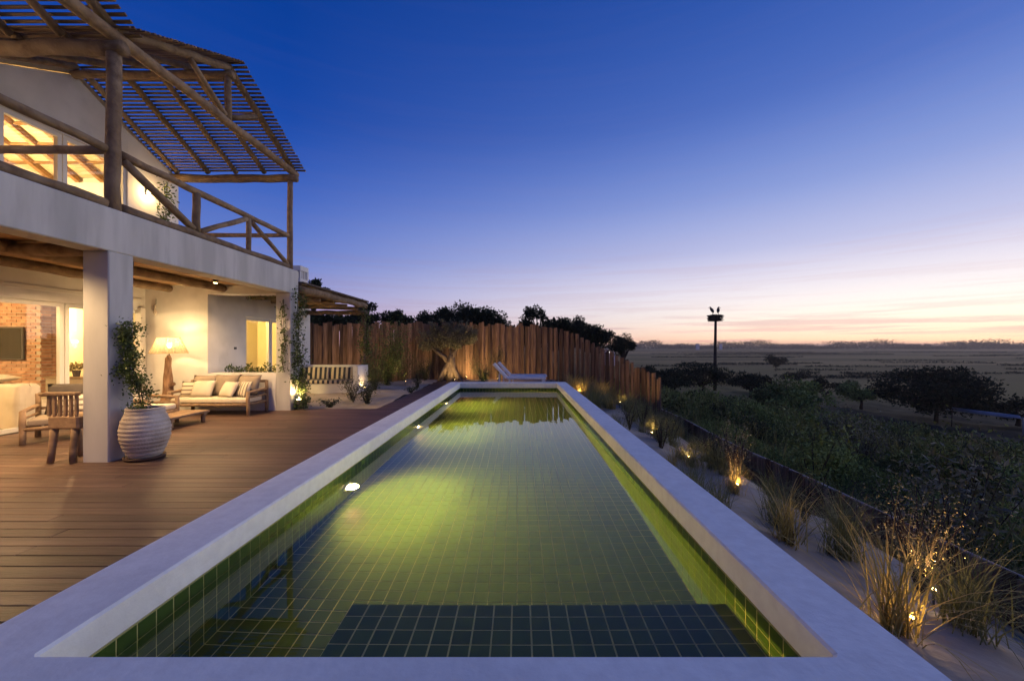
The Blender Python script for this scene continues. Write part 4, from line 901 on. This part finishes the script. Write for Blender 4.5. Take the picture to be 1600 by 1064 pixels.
for (x, yy), lb in zip(((2.95,5.9),(3.3,4.6),(2.4,6.7),(2.9,7.6),(3.2,6.6),(2.35,8.4),(2.9,9.3)), ('behind the faint half hidden spotlight', 'between the upright glittering shrub and the low fence', 'close to the coping past the faint spotlight', 'right beside the spotlight near the tall fence end', 'against the low fence past the faint spotlight', 'close to the coping past the last sand spotlight', 'farthest along the sand toward the tall fence')):
    shrub('small dark twiggy shrub '+lb, (x,yy,zs(x)), (.25,.25,.3), 420, 'shrubleaf', .02, .04, group='small shrubs among the dune grasses')

# ------------------------------------------------------------------ hillside scrub and trees
def cover(n_, xa, xb, ya, yb, hi_, lo, hi, mat, name, label, seed, patch=.9):
    rng = np.random.default_rng(seed); x = rng.uniform(xa,xb,n_); yy = rng.uniform(ya,yb,n_)
    h = (np.sin(x*1.7+yy*.9)+np.sin(x*.6-yy*1.9+2)+np.sin(x*3.1+1.1*yy)*.6)/2.6; h = np.clip(.5+.5*h, .05, 1)*hi_
    z = zg(x,yy)+h*rng.random(n_)**.45
    V, F = leaves(np.stack([x,yy,z],1), lo, hi, .38, .7, rng=rng); return tag(npmesh(name, V, F, mat), label, 'scrub', kind='stuff')
cover(120000, 4.85, 10, -1, 16, .95, .03, .08, 'cover', 'hillside_scrub', 'low grey green scrub covering the slope beyond the low fence', 3)
cover(80000, 9.5, 22, -2, 30, 1.2, .07, .18, 'cover', 'hillside_scrub', 'darker scrub further down the slope', 4)
cover(50000, 5, 30, 16, 46, 1.5, .12, .28, 'cover', 'hillside_scrub', 'dark scrub below the end of the tall fence', 5)
rng = np.random.default_rng(21); n_ = 26000; x = rng.uniform(4.9, 24, n_); yy = rng.uniform(-1, 30, n_); keep = (np.sin(x*.8+yy*.45)+np.sin(yy*.9-x*.3)) > .35; x = x[keep]; yy = yy[keep]
V, F = leaves(np.stack([x, yy, zg(x, yy)+rng.uniform(.2, .9, len(x))], 1), .25, .6, .035, 3.0, rng=rng)
tag(npmesh('tall_dry_grass', V, F, 'grassd'), 'patches of tall dry grass standing in the hillside scrub', 'grass', kind='stuff')
for k in range(16):
    x = float(rng.uniform(5.4, 15)); yy = float(rng.uniform(3.5, 20)); h_ = float(rng.uniform(.45, .85))
    shrub(('grey green', 'dark green', 'silvery')[k % 3]+' hillside bush '+('close behind the low fence' if x < 8 else 'half way down the slope' if x < 11.5 else 'low on the slope')+(' before the tall fence end' if yy < 8 else ' level with the tall fence end' if yy < 14 else ' toward the nest pole'), (x, yy, float(zg(x, yy))+.1), (h_*.9, h_*.9, h_), 1500, ('cover','shrubleaf','olive')[k % 3], .05, .12, name='hillside_bush', group='bushes in the hillside scrub', stems=11)
def tree(name, label, loc, crown, trunk_h, n_, leaf, mat='pine', clumps=14, flat=.5, group=None, cat='tree', trunk_r=.2, fill=.35, open_=.42):
    x, yy, z = loc; t_ = thing(name, label, cat, loc, group=group); q = MB(); top = z+trunk_h
    q.tube([(x,yy,z-.3),(x+.1,yy,z+trunk_h*.5),(x,yy,top)], [trunk_r,trunk_r*.8,trunk_r*.6], 8); C = []
    for k in range(clumps):
        a = random.uniform(0,6.28); rr = random.random()**.5; e = random.uniform(-1 if flat > .6 else -.7,1)*math.sqrt(max(.05,1-rr*rr))
        c = np.array([x+crown[0]*rr*math.cos(a), yy+crown[1]*rr*math.sin(a), top+crown[2]*(.6+flat*e)])
        cr = np.array(crown)*open_*random.uniform(.7,1.15); cr[2] = max(cr[2], crown[2]*.3)
        C.append(ball(n_//clumps, cr, c, fill)); q.tube([(x,yy,top-.2*trunk_h), tuple((np.array([x,yy,top])+c)/2+np.array([0,0,-.1*crown[2]])), tuple(c)], [trunk_r*.45,trunk_r*.3,trunk_r*.12], 5)
    q.build('trunk','darkbark',t_,smooth=True); V, F = leaves(np.concatenate(C), leaf*.6, leaf*1.3, .5); npmesh('crown', V, F, mat, t_, local=False); return t_
def at(px_, Y, z): return ((px_-810)/622*Y, Y, z)
def ztop(py_, Y): return 1.6+(540-py_)/622*Y
tree('umbrella_pine', 'wide dome shaped umbrella pine behind the olive tree', at(722,38,-1), (3.9,3.2,2.2), 3.4, 26000, .24, clumps=110, open_=.24, flat=.75, fill=.1)
tree('umbrella_pine', 'lower rounded pine crown right of the dome shaped umbrella pine', at(785,40,-1), (2.8,2.4,1.7), 2.3, 14000, .24, clumps=70, open_=.26, flat=.75, fill=.1)
tree('pine_tree', 'tall pine with ragged top standing above the plank fence', at(841,34,-1.2), (1.35,1.3,1.55), 3.9, 4200, .22, clumps=20, flat=.9, open_=.36)
tree('pine_tree', 'bushy dark tree beside the tall ragged pine', at(892,36,-2), (2.2,1.7,1.5), 4.0, 6000, .22, clumps=20, flat=.8, open_=.36)
tree('pine_tree', 'rounded dark tree behind the point where the fence dips', at(928,38,-2.5), (1.9,1.6,1.7), 3.8, 6000, .22, clumps=20, flat=.8, open_=.36)
tree('pine_tree', 'small round dark tree right of the dark tree group', at(975,52,-3), (1.9,1.6,2.0), 3.4, 4600, .24, clumps=14, flat=.8, open_=.4)
tree('pine_tree', 'dark pine showing behind the vented chimney', at(490,30,0), (.9,.9,1.0), 5.0, 2600, .2, clumps=12, flat=.9, open_=.36)
tree('pine_tree', 'dark tree showing over the end of the porch roof', at(567,30,0), (1.3,.9,1.0), 3.3, 3200, .2, clumps=12, flat=.8, open_=.4)
tree('pine_tree', 'small spiky pine above the fence left of the olive tree', at(622,32,0), (.9,.7,.8), 3.3, 2200, .18, clumps=9, flat=.9, open_=.4)
tree('pine_tree', 'dark bush top above the fence behind the sapling', at(592,30,0), (2.2,1.0,.9), 2.9, 4200, .2, clumps=12, open_=.4)
tree('pine_tree', 'dark evergreen showing between porch beam and fence beside the house', at(510,24,0), (1.6,1.0,.8), 2.5, 3200, .2, clumps=14, open_=.4)
tree('pine_tree', 'low dark tree between the umbrella pines and the ragged pine', at(812,42,-1), (1.9,1.4,1.2), 2.9, 4200, .24, clumps=20, flat=.85, open_=.38)
tree('pine_tree', 'low dark tree filling in right of the ragged pine', at(866,40,-1.6), (1.7,1.4,1.3), 3.3, 4200, .24, clumps=20, flat=.85, open_=.38)
tree('pine_tree', 'dark tree left of the dome shaped umbrella pine', at(648,38,-.5), (1.6,1.3,1.2), 2.9, 4200, .24, clumps=20, flat=.85, open_=.38)
tree('pine_tree', 'dark tree rising behind the two dark trees where the fence dips', at(910,46,-2), (2.2,1.6,1.5), 3.9, 4600, .26, clumps=22, flat=.9, open_=.36)
tree('broad_tree', 'big spreading dark tree standing by the ploughed field', at(1462,43,-6.4), (4.7,4.2,2.5), 1.8, 11000, .34, clumps=40, open_=.42, flat=.95, fill=.25, mat='pine')
tree('round_bush', 'large rounded bush on the slope below the nest pole', at(1235,30,-4.0), (2.5,2.3,1.5), .7, 7000, .22, clumps=26, mat='cover', open_=.42, flat=.95, fill=.25)
tree('round_bush', 'dark bush half way between the nest pole and the rounded bush', at(1172,46,-4.2), (2.0,1.8,1.3), .9, 3000, .25, clumps=14, open_=.42, flat=.95, fill=.25)
tree('round_bush', 'dark bush left of the big spreading tree', at(1345,52,-6.4), (2.6,2.2,1.4), 1.2, 3600, .28, clumps=16, open_=.42, flat=.95, fill=.25, mat='cover')
tree('round_tree', 'lone round tree far out on the plain', at(1212,150,-8), (3.2,3,2.6), 2.2, 1800, .6, clumps=12, open_=.42, flat=.95, fill=.25)
tree('round_bush', 'dark bush at the foot of the nest pole', at(1098,50,-4), (3.2,2.6,1.8), .8, 4200, .26, clumps=18, open_=.42, flat=.95, fill=.25)
tree('round_bush', 'dark bush beyond the end of the tall fence', at(1030,40,-3.4), (2.6,2.2,1.3), .8, 3600, .24, clumps=16, open_=.42, flat=.95, fill=.25)
tree('round_bush', 'bush on the slope right of the pale pipe frame', at(1590,40,-6.2), (2.4,2.2,1.1), .6, 3000, .26, clumps=14, open_=.42, flat=.95, fill=.25)
for k, (px_, Y, w_) in enumerate(((1010,75,4.2),(1060,85,5),(1150,90,4.5),(1250,100,4),(1040,62,3),(1180,70,3.2),(1290,66,2.6))):
    tree('round_bush', 'dark hedge bush on the plain '+('left of the nest pole toward the dark tree group', 'just left of the nest pole', 'just right of the nest pole', 'in line with the lone round tree', 'low on the slope left of the nest pole', 'low on the slope right of the nest pole', 'between the lone round tree and the big spreading tree')[k], at(px_,Y,float(zg((px_-810)/622*Y,Y))), (w_,w_*.8,1.5), .9, 1700, .4, clumps=12, open_=.42, flat=.95, fill=.25, group='hedge bushes on the plain')
# hedgerows between the fields and the far wood on the horizon
rng = np.random.default_rng(11); H = []
for k in range(34):
    Y0 = 105*math.exp(rng.uniform(0, 1.75)); x0 = Y0*rng.uniform(.3, 1.35); ln_ = Y0*rng.uniform(.08, .4); sl = rng.uniform(-.16, .16); hh = rng.uniform(.35, 1.1)
    n_ = int(ln_*rng.uniform(8, 22)); u_ = rng.random(n_); H.append(np.stack([x0+u_*ln_, Y0+sl*u_*ln_+rng.normal(0, .9, n_), -8+hh*rng.random(n_)*(.4+.6*np.abs(np.sin(u_*ln_*.21+k)))],1))
V, F = leaves(np.concatenate(H), .35, .9, .5, .3); tag(npmesh('hedgerows', V, F, 'pine'), 'thin dark hedgerows between the fields of the plain', 'hedge', kind='stuff')
n_ = 60000; x = rng.uniform(120,2300,n_); prof = .55+.25*np.sin(x*.021)+.2*np.sin(x*.063+1)+.18*np.sin(x*.17); yb = 1150+60*np.sin(x*.004)
V, F = leaves(np.stack([x, yb+rng.normal(0,25,n_), -8+25*np.clip(prof,.25,1.1)*rng.random(n_)**.7],1), 2, 4.5, .55, .0)
tag(npmesh('far_wood', V, F, 'pine'), 'long dark wood along the horizon of the plain', 'wood', kind='stuff')
# far houses
for k, (px_, Y, w_, h_) in enumerate(((1091,900,6,1.6),(1127,930,4.5,1.2),(955,160,3,2))):
    x, yy, z = at(px_, Y, -8.0 if k < 2 else -6.5); zz = z+(5 if k == 2 else 13)
    f_ = thing('farmhouse', ('small white farmhouse among trees behind the nest pole', 'pale low farmhouse right of the nest pole on the horizon', 'white cottage with a lamp between the dark trees')[k], 'house', (x,yy,z))
    MB().box(x-w_/2,x+w_/2,yy,yy+6,z,zz+h_*.0+ (h_*.35)).build('wall','plaster',f_); MB().prism_x([(yy-.3,zz+h_*.35),(yy+6.3,zz+h_*.35),(yy+3,zz+h_*.7)], x-w_/2-.3, x+w_/2+.3).build('roof','brick',f_)
    if k == 2: MB().box(x-w_*.4,x-w_*.28,yy-.4,yy-.3,zz+.3,zz+.62).build('lamp','farlamp',f_)

# stork nest pole, birds
SX_, SYy = (1117.5-810)/622*55, 55; zt = ztop(502,55)
np_ = thing('nest_pole', 'tall pole carrying a broad twig nest above the plain', 'pole', (SX_,SYy,-4.5))
MB().tube([(SX_-.05,SYy,-4.6),(SX_-.02,SYy,0),(SX_+.05,SYy,zt)], [.24,.2,.16], 10).build('pole','twig',np_,smooth=True)
MB().box(SX_-.7,SX_+.7,SYy-.7,SYy+.7,zt,zt+.08).build('platform','twig',np_)
q = MB()
for k in range(520):
    a = random.uniform(0,6.28); r_ = random.uniform(.2,.95); z = zt+.1+random.random()*.85*(1-.15*r_); c = Vector((SX_+r_*math.cos(a), SYy+r_*math.sin(a), z)); dv = Vector((-math.sin(a)+random.uniform(-.6,.6), math.cos(a)+random.uniform(-.6,.6), random.uniform(-.22,.22)))*random.uniform(.2,.34)
    q.tube([c-dv, c+dv], .035, 4)
q.build('nest','twig',np_)
def stork(label, x, lean, face):
    yy = SYy; z = zt+.9; q = MB()
    q.tube([(x-.12*face-lean*.0,yy,z+.25),(x-.04*face,yy,z+.42),(x+.02*face+lean*.4,yy,z+.66),(x+.07*face+lean,yy,z+.86),(x+.06*face+lean,yy,z+.98),(x+.14*face+lean,yy,z+1.04),(x+.2*face+lean,yy,z+1.02),(x+.42*face+lean,yy,z+.9)], [.04,.17,.21,.15,.08,.085,.06,.012], 10)
    q.tube([(x,yy-.05,z+.45),(x,yy-.05,z+.2),(x+.02,yy-.05,z-.06)], .022, 5); q.tube([(x+.03,yy+.06,z+.45),(x+.03,yy+.06,z+.2),(x+.03,yy+.06,z-.06)], .022, 5)
    o = q.build('stork','bird',smooth=True); return tag(o, label, 'bird')
stork('stork leaning left on the nest pole', SX_-.36, -.2, -1); stork('stork standing upright on the nest pole', SX_+.42, -.08, 1)
# pale pipe frame on the field edge
pf = thing('pipe_frame', 'long pale metal pipe frame lying beyond the ploughed field', 'frame', at(1545,38,-5.8))
zp = -5.0
pa = at(1488,40,0); pb = at(1592,35,0)
for dz, dy in ((.35,0),(.12,.5),(.22,-.4)): MB().tube([(pa[0],pa[1]+dy,zp+dz),(pb[0],pb[1]+dy,zp+dz+.05)], .07, 8).build('pipe','pipe',pf,smooth=True)
MB().tube([(pb[0],pb[1],zp+.4),(pb[0]+.35,pb[1],zp+.1),(pb[0]+.4,pb[1],zp-1.3)], .06, 8).build('leg','pipe',pf,smooth=True)
MB().tube([(pa[0],pa[1],zp+.3),(pa[0]-.1,pa[1],zp-1.6)], .04, 8).build('leg','twig',pf,smooth=True)

# ------------------------------------------------------------------ evening haze over the plain
hm = bpy.data.materials.new('evening_haze'); hm.use_nodes = True; n = hm.node_tree.nodes; l = hm.node_tree.links; n.remove(n['Principled BSDF'])
hv = n.new('ShaderNodeVolumePrincipled'); hv.inputs['Color'].default_value = (1,.84,.68,1); hv.inputs['Density'].default_value = .0003; hv.inputs['Anisotropy'].default_value = .3
l.new(hv.outputs[0], n['Material Output'].inputs['Volume']); MT['haze'] = hm
tag(MB().box(-4100, 4600, -700, 5100, -9.5, 10).build('haze', 'haze'), 'thin evening haze over the plain', 'haze', kind='stuff')
